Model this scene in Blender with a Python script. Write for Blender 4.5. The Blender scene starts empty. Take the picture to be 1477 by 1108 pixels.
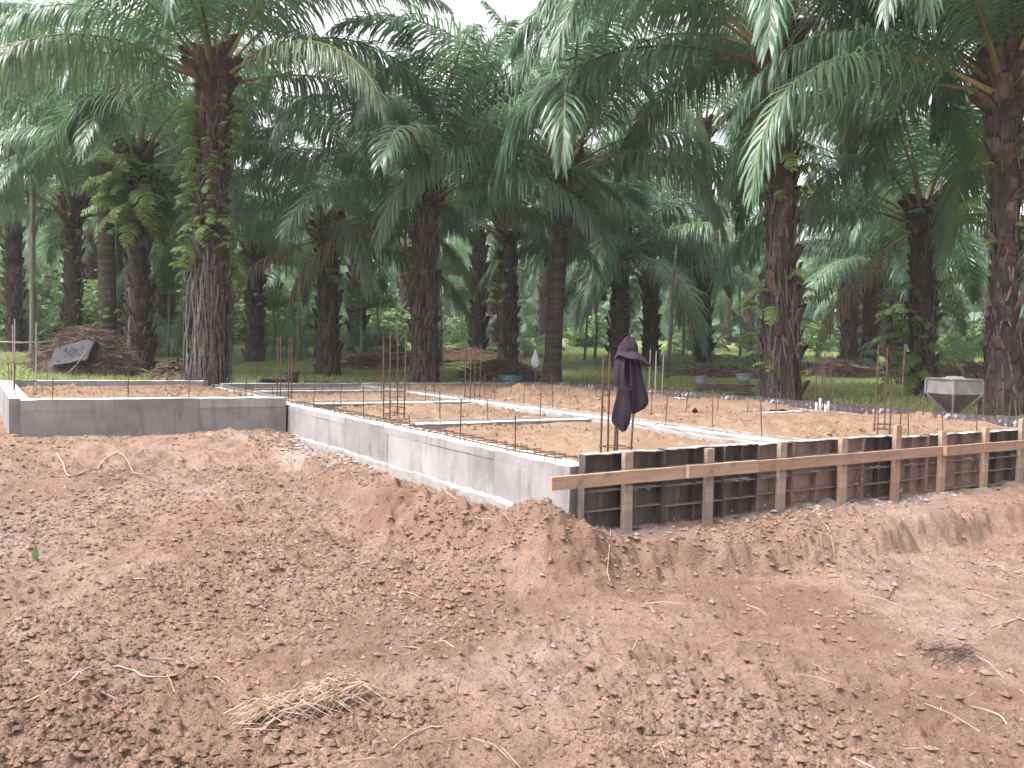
import bpy, math, random
import numpy as np
from mathutils import Vector, Matrix
R = math.radians
random.seed(7); rng = np.random.default_rng(7)
scene = bpy.context.scene
COL = scene.collection

# ------------------------------------------------------------------ camera
FPX, PITCH, ROLL, EYE = 1200.0, 0.043, 0.024, 0.715      # focal length in photo pixels (1477 wide)
cam_d = bpy.data.cameras.new('camera'); cam = bpy.data.objects.new('camera', cam_d); COL.objects.link(cam)
cam_d.sensor_width = 36.0; cam_d.lens = 36.0 * FPX / 1477.0
cam_d.clip_start = 0.05; cam_d.clip_end = 3000
fw = Vector((0, math.cos(PITCH), -math.sin(PITCH))); up0 = Vector((0, math.sin(PITCH), math.cos(PITCH))); r0 = Vector((1, 0, 0))
cr = r0 * math.cos(ROLL) + up0 * math.sin(ROLL); cu_ = -r0 * math.sin(ROLL) + up0 * math.cos(ROLL)
M = Matrix((cr, cu_, -fw)).transposed().to_4x4(); M.translation = (0, 0, EYE)
cam.matrix_world = M
scene.camera = cam

# ------------------------------------------------------------------ sky, sun, exposure (bright overcast)
SUN_EL, SUN_AZ = R(58), R(248)      # azimuth measured clockwise from +Y
world = bpy.data.worlds.new('World'); scene.world = world; world.use_nodes = True
wn = world.node_tree; wn.nodes.clear()
sky = wn.nodes.new('ShaderNodeTexSky'); sky.sky_type = 'NISHITA'; sky.sun_disc = False
sky.sun_elevation = SUN_EL; sky.sun_rotation = SUN_AZ
sky.air_density = 1.0; sky.dust_density = 6.0; sky.ozone_density = 1.0
hs = wn.nodes.new('ShaderNodeHueSaturation'); hs.inputs['Saturation'].default_value = 0.10   # cloud cover: colourless light
bg = wn.nodes.new('ShaderNodeBackground'); bg.inputs['Strength'].default_value = 0.15
wo = wn.nodes.new('ShaderNodeOutputWorld')
wn.links.new(sky.outputs[0], hs.inputs['Color']); cl = wn.nodes.new('ShaderNodeMix'); cl.data_type = 'RGBA'; cl.blend_type = 'MULTIPLY'; cl.inputs[0].default_value = 1.0; cl.inputs[7].default_value = (1.01, .985, 1.0, 1)
wn.links.new(hs.outputs[0], cl.inputs[6]); wn.links.new(cl.outputs[2], bg.inputs[0]); wn.links.new(bg.outputs[0], wo.inputs[0])
sd = bpy.data.lights.new('sun', 'SUN'); sd.energy = 1.5; sd.angle = R(16); sd.color = (1.0, 0.95, 0.90)
so = bpy.data.objects.new('sun', sd); COL.objects.link(so)
sdir = Vector((math.sin(SUN_AZ) * math.cos(SUN_EL), math.cos(SUN_AZ) * math.cos(SUN_EL), math.sin(SUN_EL)))
so.rotation_euler = sdir.to_track_quat('Z', 'Y').to_euler()
scene.view_settings.view_transform = 'Standard'; scene.view_settings.look = 'None'
scene.view_settings.exposure = 1.7; scene.view_settings.gamma = 1.0

# ------------------------------------------------------------------ helpers
def ray(px, py):
    a0, b0 = px - 738.5, py - 554.0
    c, s = math.cos(ROLL), math.sin(ROLL)
    a, b = a0 * c + b0 * s, -a0 * s + b0 * c
    return r0 * (a / FPX) + fw + up0 * (-b / FPX)
def at(px, py, z):            # the point at height z
    d = ray(px, py); t = (z - EYE) / d.z
    return Vector((d.x * t, d.y * t, z))
def aty(px, py, Y):           # the point at distance Y
    d = ray(px, py); t = Y / d.y
    return Vector((d.x * t, Y, EYE + d.z * t))
TH, X0, Y0 = 0.563, 0.467, 5.695     # the house: u along the front formwork, v away from the camera
CU = Vector((math.cos(TH), math.sin(TH), 0)); CV = Vector((-math.sin(TH), math.cos(TH), 0))
def W(u, v, z=0.0): return Vector((X0, Y0, 0)) + CU * u + CV * v + Vector((0, 0, z))
def UV(x, y):
    qx, qy = x - X0, y - Y0
    return qx * CU.x + qy * CU.y, qx * CV.x + qy * CV.y

def mk(name, V, F, mats=(), smooth=False, midx=None):
    """mesh from numpy verts and a list of faces arrays (each (n,3) or (n,4))"""
    me = bpy.data.meshes.new(name)
    V = np.asarray(V, dtype=np.float32).reshape(-1, 3)
    if not isinstance(F, (list, tuple)) or (len(F) and not hasattr(F[0], 'shape')):
        F = list(F)
        f3 = np.array([f for f in F if len(f) == 3], dtype=np.int32); f4 = np.array([f for f in F if len(f) == 4], dtype=np.int32)
        F = [f for f in (f3, f4) if len(f)]
    F = [f for f in F if len(f)]
    me.vertices.add(len(V)); me.vertices.foreach_set('co', V.ravel())
    loops = np.concatenate([f.ravel() for f in F]).astype(np.int32)
    tot = np.concatenate([np.full(len(f), f.shape[1], dtype=np.int32) for f in F])
    me.loops.add(len(loops)); me.loops.foreach_set('vertex_index', loops)
    me.polygons.add(len(tot)); me.polygons.foreach_set('loop_start', np.concatenate([[0], np.cumsum(tot)[:-1]]).astype(np.int32))
    try: me.polygons.foreach_set('loop_total', tot)
    except Exception: pass
    for m in mats: me.materials.append(m)
    if midx is not None: me.polygons.foreach_set('material_index', np.asarray(midx, dtype=np.int32))
    me.polygons.foreach_set('use_smooth', np.full(len(tot), bool(smooth), dtype=bool))
    me.update(calc_edges=True)
    return me
def ob(name, me, parent=None, loc=None, rz=None, rot=None, scale=None):
    o = bpy.data.objects.new(name, me); COL.objects.link(o)
    if parent: o.parent = parent
    if loc is not None: o.location = loc
    if rz is not None: o.rotation_euler = (0, 0, rz)
    if rot is not None: o.rotation_euler = rot
    if scale is not None: o.scale = (scale,) * 3 if isinstance(scale, (int, float)) else scale
    return o
def tag(o, label=None, cat=None, group=None, kind=None):
    if label: o['label'] = label
    if cat: o['category'] = cat
    if group: o['group'] = group
    if kind: o['kind'] = kind
    return o
class MB:
    def __init__(s): s.v = []; s.f = []; s.m = []; s.cur = 0
    def add(s, vs, fs):
        b = len(s.v); s.v += [tuple(x) for x in vs]; s.f += [tuple(i + b for i in f) for f in fs]; s.m += [s.cur] * len(fs)
    def obox(s, o, ax, ay, az):          # corner origin + three edge vectors
        o, ax, ay, az = map(Vector, (o, ax, ay, az))
        p = [o, o + ax, o + ax + ay, o + ay]; p += [q + az for q in p]
        s.add(p, [(3, 2, 1, 0), (4, 5, 6, 7), (0, 1, 5, 4), (1, 2, 6, 5), (2, 3, 7, 6), (3, 0, 4, 7)])
    def box(s, x0, x1, y0, y1, z0, z1): s.obox((x0, y0, z0), (x1 - x0, 0, 0), (0, y1 - y0, 0), (0, 0, z1 - z0))
    def bar(s, a, b, w, h, up=(0, 0, 1)):   # straight bar centred on a-b
        a, b = Vector(a), Vector(b); d = (b - a).normalized(); x = d.cross(Vector(up)).normalized(); y = x.cross(d)
        s.obox(a - x * w / 2 - y * h / 2, b - a, x * w, y * h)
    def tube(s, pts, rad, n=6, cap=True):
        pts = [Vector(p) for p in pts]; rr = rad if hasattr(rad, '__len__') else [rad] * len(pts)
        base = len(s.v); ref = Vector((0, 0, 1)) if abs((pts[-1] - pts[0]).normalized().z) < .9 else Vector((1, 0, 0))
        for i, p in enumerate(pts):
            t = (pts[min(i + 1, len(pts) - 1)] - pts[max(i - 1, 0)]).normalized()
            x = t.cross(ref).normalized(); y = x.cross(t)
            for k in range(n):
                a = 2 * math.pi * k / n; s.v.append(tuple(p + x * (math.cos(a) * rr[i]) + y * (math.sin(a) * rr[i])))
        for i in range(len(pts) - 1):
            for k in range(n):
                s.f.append((base + i * n + k, base + i * n + (k + 1) % n, base + (i + 1) * n + (k + 1) % n, base + (i + 1) * n + k)); s.m.append(s.cur)
        if cap:
            for i, fl in ((0, True), (len(pts) - 1, False)):
                q = [base + i * n + k for k in range(n)]
                if n == 4: s.f.append(tuple(q[::-1] if fl else q)); s.m.append(s.cur)
                else:
                    c = len(s.v); s.v.append(tuple(pts[i]))
                    for k in range(n):
                        s.f.append((c, q[(k + 1) % n], q[k]) if fl else (c, q[k], q[(k + 1) % n])); s.m.append(s.cur)
    def lathe(s, prof, n=20, c=(0, 0, 0)):
        base = len(s.v)
        for (r, z) in prof:
            for k in range(n):
                a = 2 * math.pi * k / n; s.v.append((c[0] + r * math.cos(a), c[1] + r * math.sin(a), c[2] + z))
        for i in range(len(prof) - 1):
            for k in range(n):
                s.f.append((base + i * n + k, base + i * n + (k + 1) % n, base + (i + 1) * n + (k + 1) % n, base + (i + 1) * n + k)); s.m.append(s.cur)
    def mesh(s, name, mats, smooth=False):
        f3 = [(f, m) for f, m in zip(s.f, s.m) if len(f) == 3]; f4 = [(f, m) for f, m in zip(s.f, s.m) if len(f) == 4]
        F = [np.array([f for f, _ in g], dtype=np.int32) for g in (f3, f4) if g]
        mi = [m for _, m in f3] + [m for _, m in f4]
        return mk(name, np.array(s.v), F, mats if isinstance(mats, (list, tuple)) else (mats,), smooth, mi)
    def build(s, name, mats, parent=None, smooth=False, **k): return ob(name, s.mesh(name, mats, smooth), parent, **k)
def empty(name, loc=(0, 0, 0), rz=0):
    o = bpy.data.objects.new(name, None); COL.objects.link(o); o.location = loc; o.rotation_euler = (0, 0, rz); o.empty_display_size = .1; return o

# ---- numpy noise
def _h(ix, iy, sd):
    n = (ix.astype(np.int64) * 374761393 + iy.astype(np.int64) * 668265263 + sd * 1442695041) & 0xffffffff
    n = ((n ^ (n >> 13)) * 1274126177) & 0xffffffff
    n = ((n ^ (n >> 16)) * 2246822519) & 0xffffffff
    return ((n ^ (n >> 15)) & 0xffffff) / 16777215.0
def vn(x, y, sd=0):
    xi, yi = np.floor(x), np.floor(y); fx, fy = x - xi, y - yi
    fx = fx * fx * (3 - 2 * fx); fy = fy * fy * (3 - 2 * fy)
    a, b, c, d = _h(xi, yi, sd), _h(xi + 1, yi, sd), _h(xi, yi + 1, sd), _h(xi + 1, yi + 1, sd)
    return (a + (b - a) * fx) * (1 - fy) + (c + (d - c) * fx) * fy - .5
def fbm(x, y, sc, octv=3, sd=0):
    r = 0; a = 1
    for i in range(octv):
        ca, sa = math.cos(i * 1.1 + .3), math.sin(i * 1.1 + .3)
        r = r + a * vn((x * ca - y * sa) / sc + 17 * i, (x * sa + y * ca) / sc - 9 * i, sd + i); a *= .5; sc *= .5
    return r
def ss(a, b, x):
    t = np.clip((x - a) / (b - a), 0, 1); return t * t * (3 - 2 * t)

def domes(x, y, cell, sd, pres, rmin, rmax):
    xi, yi = np.floor(x / cell), np.floor(y / cell); best = np.zeros_like(x)
    for ox in (-1, 0, 1):
        for oy in (-1, 0, 1):
            cx, cy = xi + ox, yi + oy; a, b, c, e = _h(cx, cy, sd), _h(cx, cy, sd + 1), _h(cx, cy, sd + 2), _h(cx, cy, sd + 3)
            r = np.where(c < pres, rmin + (rmax - rmin) * e ** 2, 0); dx, dy = x - (cx + a) * cell, y - (cy + b) * cell
            sx = .75 + .5 * a; d2 = (dx * sx) ** 2 + (dy / sx) ** 2
            best = np.maximum(best, np.sqrt(np.clip(r * r - d2, 0, None)))
    return best

# ------------------------------------------------------------------ materials
def new_mat(name):
    m = bpy.data.materials.new(name); m.use_nodes = True; nt = m.node_tree; nt.nodes.clear()
    out = nt.nodes.new('ShaderNodeOutputMaterial'); b = nt.nodes.new('ShaderNodeBsdfPrincipled'); nt.links.new(b.outputs[0], out.inputs[0])
    return m, nt, b, out
def nd(nt, t, **k):
    n = nt.nodes.new(t)
    for a, v in k.items(): setattr(n, a, v)
    return n
def noise(nt, sc, det=4, rough=.55, coord='Object', vec=None, mapscale=None):
    n = nd(nt, 'ShaderNodeTexNoise'); n.inputs['Scale'].default_value = sc; n.inputs['Detail'].default_value = det; n.inputs['Roughness'].default_value = rough
    if vec is None:
        tc = nd(nt, 'ShaderNodeTexCoord'); vec = tc.outputs[coord]
    if mapscale:
        mp = nd(nt, 'ShaderNodeMapping'); mp.inputs['Scale'].default_value = mapscale; nt.links.new(vec, mp.inputs[0]); vec = mp.outputs[0]
    nt.links.new(vec, n.inputs['Vector']); return n
def ramp(nt, src, stops):
    r = nd(nt, 'ShaderNodeValToRGB'); e = r.color_ramp.elements
    while len(e) < len(stops): e.new(.5)
    for i, (p, c) in enumerate(stops): e[i].position = p; e[i].color = (*c, 1)
    nt.links.new(src, r.inputs[0]); return r
def mix(nt, a, b, fac, mode='MIX'):
    m = nd(nt, 'ShaderNodeMix', data_type='RGBA', blend_type=mode)
    for s, i in ((fac, 0), (a, 6), (b, 7)):
        if hasattr(s, 'is_linked'): nt.links.new(s, m.inputs[i])
        else: m.inputs[i].default_value = s if i == 0 else (*s, 1)
    return m.outputs[2]
def mathn(nt, op, a, b=None, clamp=False):
    m = nd(nt, 'ShaderNodeMath', operation=op, use_clamp=clamp)
    for s, i in ((a, 0), (b, 1)):
        if s is None: continue
        if hasattr(s, 'is_linked'): nt.links.new(s, m.inputs[i])
        else: m.inputs[i].default_value = s
    return m.outputs[0]
def bump(nt, b, h, strength=.5, dist=.01):
    n = nd(nt, 'ShaderNodeBump'); n.inputs['Strength'].default_value = strength; n.inputs['Distance'].default_value = dist
    nt.links.new(h, n.inputs['Height']); nt.links.new(n.outputs[0], b.inputs['Normal'])
def simple(name, stops, sc=6, rough=.8, bsc=None, bst=.4, bd=.01, island=0, objr=0, mapscale=None, spec=.3, det=5, metal=0):
    m, nt, b, out = new_mat(name)
    n = noise(nt, sc, det, .6, mapscale=mapscale)
    c = ramp(nt, n.outputs['Fac'], stops).outputs[0]
    if island or objr:
        hsv = nd(nt, 'ShaderNodeHueSaturation')
        if island:
            g = nd(nt, 'ShaderNodeNewGeometry'); src = g.outputs['Random Per Island']; amt = island
        else:
            g = nd(nt, 'ShaderNodeObjectInfo'); src = g.outputs['Random']; amt = objr
        v = mathn(nt, 'MULTIPLY_ADD', src, amt); nt.nodes[-1].inputs[2].default_value = 1 - amt / 2
        nt.links.new(v, hsv.inputs['Value']); nt.links.new(c, hsv.inputs['Color']); c = hsv.outputs[0]
    nt.links.new(c, b.inputs['Base Color']); b.inputs['Roughness'].default_value = rough
    b.inputs['Specular IOR Level'].default_value = spec; b.inputs['Metallic'].default_value = metal
    if bsc:
        n2 = noise(nt, bsc, 6, .65, mapscale=mapscale); bump(nt, b, n2.outputs['Fac'], bst, bd)
    return m
def leaf_mat(name, c1, c2, rough=.4, transl=.25, spec=.7):
    m, nt, b, out = new_mat(name)
    oi = nd(nt, 'ShaderNodeObjectInfo'); gi = nd(nt, 'ShaderNodeNewGeometry')
    f = mathn(nt, 'ADD', mathn(nt, 'MULTIPLY', oi.outputs['Random'], .6), mathn(nt, 'MULTIPLY', gi.outputs['Random Per Island'], .4))
    c = mix(nt, c1, c2, f)
    nt.links.new(c, b.inputs['Base Color']); b.inputs['Roughness'].default_value = rough; b.inputs['Specular IOR Level'].default_value = spec
    t = nd(nt, 'ShaderNodeBsdfTranslucent'); nt.links.new(mix(nt, c, (.17, .29, .09), .4), t.inputs[0])
    mx = nd(nt, 'ShaderNodeMixShader'); mx.inputs[0].default_value = transl
    nt.links.new(b.outputs[0], mx.inputs[1]); nt.links.new(t.outputs[0], mx.inputs[2]); nt.links.new(mx.outputs[0], out.inputs[0])
    return m

def ground_material(crumb=False):
    m, nt, b, out = new_mat('ground_soil_and_grass' if not crumb else 'loose_soil_crumb')
    at_ = nd(nt, 'ShaderNodeAttribute', attribute_name='zone'); sep = nd(nt, 'ShaderNodeSeparateColor'); nt.links.new(at_.outputs['Color'], sep.inputs[0])
    big = noise(nt, .45, 5, .6); mid = noise(nt, 5, 6, .65); fine = noise(nt, 70, 5, .7); gr = noise(nt, 260, 3, .6)
    soil = ramp(nt, big.outputs['Fac'], [(.30, (0.263, 0.171, 0.126)), (.5, (0.303, 0.204, 0.157)), (.62, (0.320, 0.230, 0.190)), (.75, (0.324, 0.208, 0.147))]).outputs[0]
    soil = mix(nt, soil, ramp(nt, mid.outputs['Fac'], [(.3, (.66, .62, .60)), (.52, (1, 1, 1)), (.75, (1.14, 1.13, 1.12))]).outputs[0], 1.0, 'MULTIPLY')
    soil = mix(nt, soil, ramp(nt, fine.outputs['Fac'], [(.30, (.50, .47, .45)), (.47, (1, 1, 1)), (.72, (1.18, 1.17, 1.17))]).outputs[0], 1.0, 'MULTIPLY')
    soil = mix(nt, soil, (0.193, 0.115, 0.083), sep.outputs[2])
    soil = mix(nt, soil, (.38, .35, .325), mathn(nt, 'MULTIPLY', sep.outputs[1], ramp(nt, noise(nt, 16, 6, .7).outputs['Fac'], [(.38, (0, 0, 0)), (.60, (1, 1, 1))]).outputs[0]))
    grass = ramp(nt, noise(nt, 1.1, 6, .65).outputs['Fac'], [(.32, (0.233, 0.175, 0.110)), (.42, (0.163, 0.175, 0.075)), (.58, (0.163, 0.231, 0.080)), (.75, (0.197, 0.280, 0.098))]).outputs[0]
    c = mix(nt, soil, grass, sep.outputs[0])
    if crumb:
        gi = nd(nt, 'ShaderNodeNewGeometry'); hsv = nd(nt, 'ShaderNodeHueSaturation'); v_ = mathn(nt, 'MULTIPLY_ADD', gi.outputs['Random Per Island'], .45); nt.nodes[-1].inputs[2].default_value = .84
        nt.links.new(v_, hsv.inputs['Value']); nt.links.new(c, hsv.inputs['Color']); c = hsv.outputs[0]
    nt.links.new(c, b.inputs['Base Color']); b.inputs['Roughness'].default_value = .95; b.inputs['Specular IOR Level'].default_value = .12
    h = mathn(nt, 'ADD', mathn(nt, 'MULTIPLY', fine.outputs['Fac'], 1.0), mathn(nt, 'MULTIPLY', gr.outputs['Fac'], .35))
    bump(nt, b, h, 1.0, .03)
    return m
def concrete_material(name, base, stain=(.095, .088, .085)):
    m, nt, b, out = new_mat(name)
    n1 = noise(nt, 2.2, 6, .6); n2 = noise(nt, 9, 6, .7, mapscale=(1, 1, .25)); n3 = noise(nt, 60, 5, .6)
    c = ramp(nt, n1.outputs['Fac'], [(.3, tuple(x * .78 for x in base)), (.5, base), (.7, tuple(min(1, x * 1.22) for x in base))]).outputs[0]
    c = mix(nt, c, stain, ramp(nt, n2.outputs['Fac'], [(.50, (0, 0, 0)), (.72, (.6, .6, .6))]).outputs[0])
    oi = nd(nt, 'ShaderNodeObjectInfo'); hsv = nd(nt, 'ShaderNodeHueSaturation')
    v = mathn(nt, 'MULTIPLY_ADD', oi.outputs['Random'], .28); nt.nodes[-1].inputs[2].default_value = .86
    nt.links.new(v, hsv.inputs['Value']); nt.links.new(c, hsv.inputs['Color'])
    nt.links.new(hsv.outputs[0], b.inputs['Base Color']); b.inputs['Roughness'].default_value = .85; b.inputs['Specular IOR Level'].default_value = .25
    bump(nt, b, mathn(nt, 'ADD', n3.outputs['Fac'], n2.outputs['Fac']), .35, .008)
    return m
def wood_material(name, c1, c2):
    m, nt, b, out = new_mat(name)
    n = noise(nt, 14, 6, .6, mapscale=(.12, 1.6, 1.6)); n2 = noise(nt, 7, 4, .6)
    c = ramp(nt, n.outputs['Fac'], [(.3, c1), (.7, c2)]).outputs[0]
    c = mix(nt, c, (.16, .12, .10), ramp(nt, n2.outputs['Fac'], [(.52, (0, 0, 0)), (.74, (.75, .75, .75))]).outputs[0])
    nt.links.new(c, b.inputs['Base Color']); b.inputs['Roughness'].default_value = .75; b.inputs['Specular IOR Level'].default_value = .25
    bump(nt, b, n.outputs['Fac'], .35, .006); return m
def panel_material(name, base, splash=.62):
    m, nt, b, out = new_mat(name)
    n1 = noise(nt, 3.5, 6, .65); n2 = noise(nt, 16, 6, .7, mapscale=(1, 1, .18)); n3 = noise(nt, 9, 8, .7)
    c = ramp(nt, n1.outputs['Fac'], [(.3, tuple(x * .55 for x in base)), (.55, base), (.75, (.16, .095, .07))]).outputs[0]
    c = mix(nt, c, (.26, .23, .215), ramp(nt, n2.outputs['Fac'], [(.50, (0, 0, 0)), (.75, (.55, .55, .55))]).outputs[0])
    c = mix(nt, c, (.55, .54, .53), ramp(nt, n3.outputs['Fac'], [(splash, (0, 0, 0)), (splash + .06, (.8, .8, .8))]).outputs[0])
    nt.links.new(c, b.inputs['Base Color']); b.inputs['Roughness'].default_value = .62; b.inputs['Specular IOR Level'].default_value = .35
    bump(nt, b, n2.outputs['Fac'], .3, .005); return m

MAT = dict(
    ground=ground_material(),
    sand=simple('sand_fill', [(.3, (0.158, 0.104, 0.069)), (.5, (0.196, 0.132, 0.091)), (.7, (0.227, 0.162, 0.114))], 3.0, .95, 45, .8, .02, spec=.1),
    crumb=ground_material(True),
    clod=simple('soil_clod', [(.3, (0.173, 0.106, 0.076)), (.7, (0.264, 0.172, 0.129))], 20, .95, 90, .8, .01, island=.5, spec=.1),
    concrete=concrete_material('cast_concrete', (0.232, 0.220, 0.222)),
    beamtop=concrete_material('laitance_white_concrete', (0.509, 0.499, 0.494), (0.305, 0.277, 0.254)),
    spill=simple('dried_cement_spill', [(.3, (0.183, 0.169, 0.159)), (.6, (0.269, 0.259, 0.247))], 14, .9, 40, .8, .01),
    rust=simple('rusty_rebar', [(.3, (0.050, 0.026, 0.019)), (.6, (0.094, 0.054, 0.038)), (.8, (0.148, 0.104, 0.083))], 24, .8, 90, .4, .002),
    greybar=simple('cement_coated_rebar', [(.3, (0.163, 0.141, 0.126)), (.7, (0.340, 0.326, 0.311))], 30, .85, 90, .4, .002),
    wood=wood_material('sawn_softwood', (0.268, 0.174, 0.116), (0.407, 0.292, 0.215)),
    woodred=wood_material('reddish_timber', (0.239, 0.142, 0.097), (0.347, 0.233, 0.174)),
    woodold=wood_material('weathered_stake', (0.202, 0.155, 0.127), (0.342, 0.271, 0.227)),
    steel=panel_material('rusty_dark_steel_form', (0.078, 0.058, 0.052), .66),
    steel2=panel_material('grey_brown_steel_form', (0.259, 0.173, 0.140), .62),
    steelrim=panel_material('cement_edged_steel', (0.222, 0.207, 0.200), .46),
    steelrib=panel_material('dusty_steel_rib', (0.197, 0.165, 0.155), .54),
    steelin=panel_material('dark_purple_form_face', (0.063, 0.050, 0.058), .56),
    leaf=leaf_mat('palm_leaflets', (0.075, 0.157, 0.101), (0.141, 0.236, 0.144), .42, .42),
    dryleaf=leaf_mat('withered_palm_leaflets', (.13, .115, .075), (.21, .175, .115), .7, .2, .2),
    leafold=leaf_mat('older_palm_leaflets', (0.070, 0.121, 0.069), (0.138, 0.185, 0.092), .45, .38),
    leaffar=leaf_mat('far_palm_leaflets', (0.105, 0.199, 0.130), (0.193, 0.297, 0.184), .42, .48),  # lighter copy of the palm leaflets; light among back rows put into the colour
    rachis=simple('palm_rachis', [(.3, (.13, .135, .06)), (.7, (.22, .165, .075))], 5, .55, None, objr=.9),
    boots=simple('palm_leaf_bases', [(.3, (0.037, 0.025, 0.023)), (.5, (0.079, 0.055, 0.050)), (.72, (0.149, 0.110, 0.098))], 9, .95, 34, .9, .03, island=.8, spec=.1, mapscale=(1, 1, .35)),
    trunk=simple('palm_trunk_bark', [(.3, (0.030, 0.021, 0.019)), (.55, (0.064, 0.046, 0.041)), (.75, (0.124, 0.091, 0.080))], 7, .95, 26, 1.0, .04, spec=.1, mapscale=(1, 1, .4)),
    ringtrunk=simple('ringed_palm_bark', [(.35, (0.046, 0.033, 0.029)), (.6, (0.099, 0.074, 0.065))], 5, .9, 16, .9, .03, spec=.12, mapscale=(.3, .3, 2.2)),
    fibre=simple('dry_root_fibres', [(.3, (0.062, 0.050, 0.046)), (.7, (0.151, 0.132, 0.120))], 12, .95, None, island=.8, spec=.1),
    fern=leaf_mat('fern_leaf', (.10, .165, .048), (.20, .275, .085), .5, .38, .35),
    shrub=leaf_mat('undergrowth_leaf', (0.098, 0.171, 0.067), (0.195, 0.287, 0.116), .5, .38, .4),
    grass=leaf_mat('grass_blade', (0.168, 0.221, 0.078), (0.320, 0.335, 0.144), .6, .3, .3),
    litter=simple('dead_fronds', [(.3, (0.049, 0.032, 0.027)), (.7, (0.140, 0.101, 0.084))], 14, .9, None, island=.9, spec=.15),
    straw=simple('dry_root_straw', [(.3, (0.220, 0.150, 0.109)), (.7, (0.420, 0.309, 0.230))], 18, .85, None, island=.6, spec=.2),
    twig=simple('pale_root', [(.3, (0.222, 0.155, 0.111)), (.7, (0.370, 0.289, 0.222))], 18, .8, None, spec=.2),
    darkearth=simple('dark_earth_heap', [(.3, (.070, .047, .036)), (.7, (.165, .118, .092))], 5, .95, 30, 1.0, .05, spec=.1),
    cloth=simple('faded_dark_cloth', [(.35, (0.020, 0.014, 0.021)), (.65, (0.034, 0.026, 0.034))], 6, .92, 300, .25, .002, spec=.15),
    tarp=simple('grey_tarpaulin', [(.3, (0.042, 0.042, 0.048)), (.7, (0.074, 0.074, 0.082))], 4, .95, 9, .5, .03),
    bucketgrey=simple('grey_plastic', [(.3, (0.163, 0.170, 0.185)), (.7, (0.266, 0.274, 0.289))], 8, .6),
    bucketblack=simple('black_plastic', [(.3, (.018, .018, .022)), (.7, (.05, .05, .055))], 8, .5),
    bucketblue=simple('faded_blue_plastic', [(.3, (0.074, 0.141, 0.185)), (.7, (0.141, 0.215, 0.259))], 8, .55),
    bag=simple('white_plastic_bag', [(.3, (0.385, 0.414, 0.444)), (.7, (0.577, 0.585, 0.592))], 9, .5),
    pvc=simple('white_pvc', [(.3, (0.459, 0.466, 0.474)), (.7, (0.562, 0.562, 0.562))], 9, .45),
    hopper=simple('cement_caked_steel', [(.3, (0.126, 0.122, 0.118)), (.55, (0.200, 0.194, 0.189)), (.8, (0.252, 0.244, 0.237))], 5, .8, 30, .4, .008, objr=.25),
    hopper2=simple('rusty_hopper_plate', [(.3, (0.081, 0.063, 0.056)), (.7, (0.141, 0.115, 0.104))], 5, .8, 30, .4, .008),
    paletrunk=simple('pale_sapling_bark', [(.3, (0.095, 0.084, 0.070)), (.7, (0.213, 0.193, 0.168))], 9, .9, 30, .5, .01, mapscale=(1, 1, .4)),
    wire=simple('tie_wire', [(.3, (0.148, 0.133, 0.126)), (.7, (0.281, 0.266, 0.252))], 30, .6),
)

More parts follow.
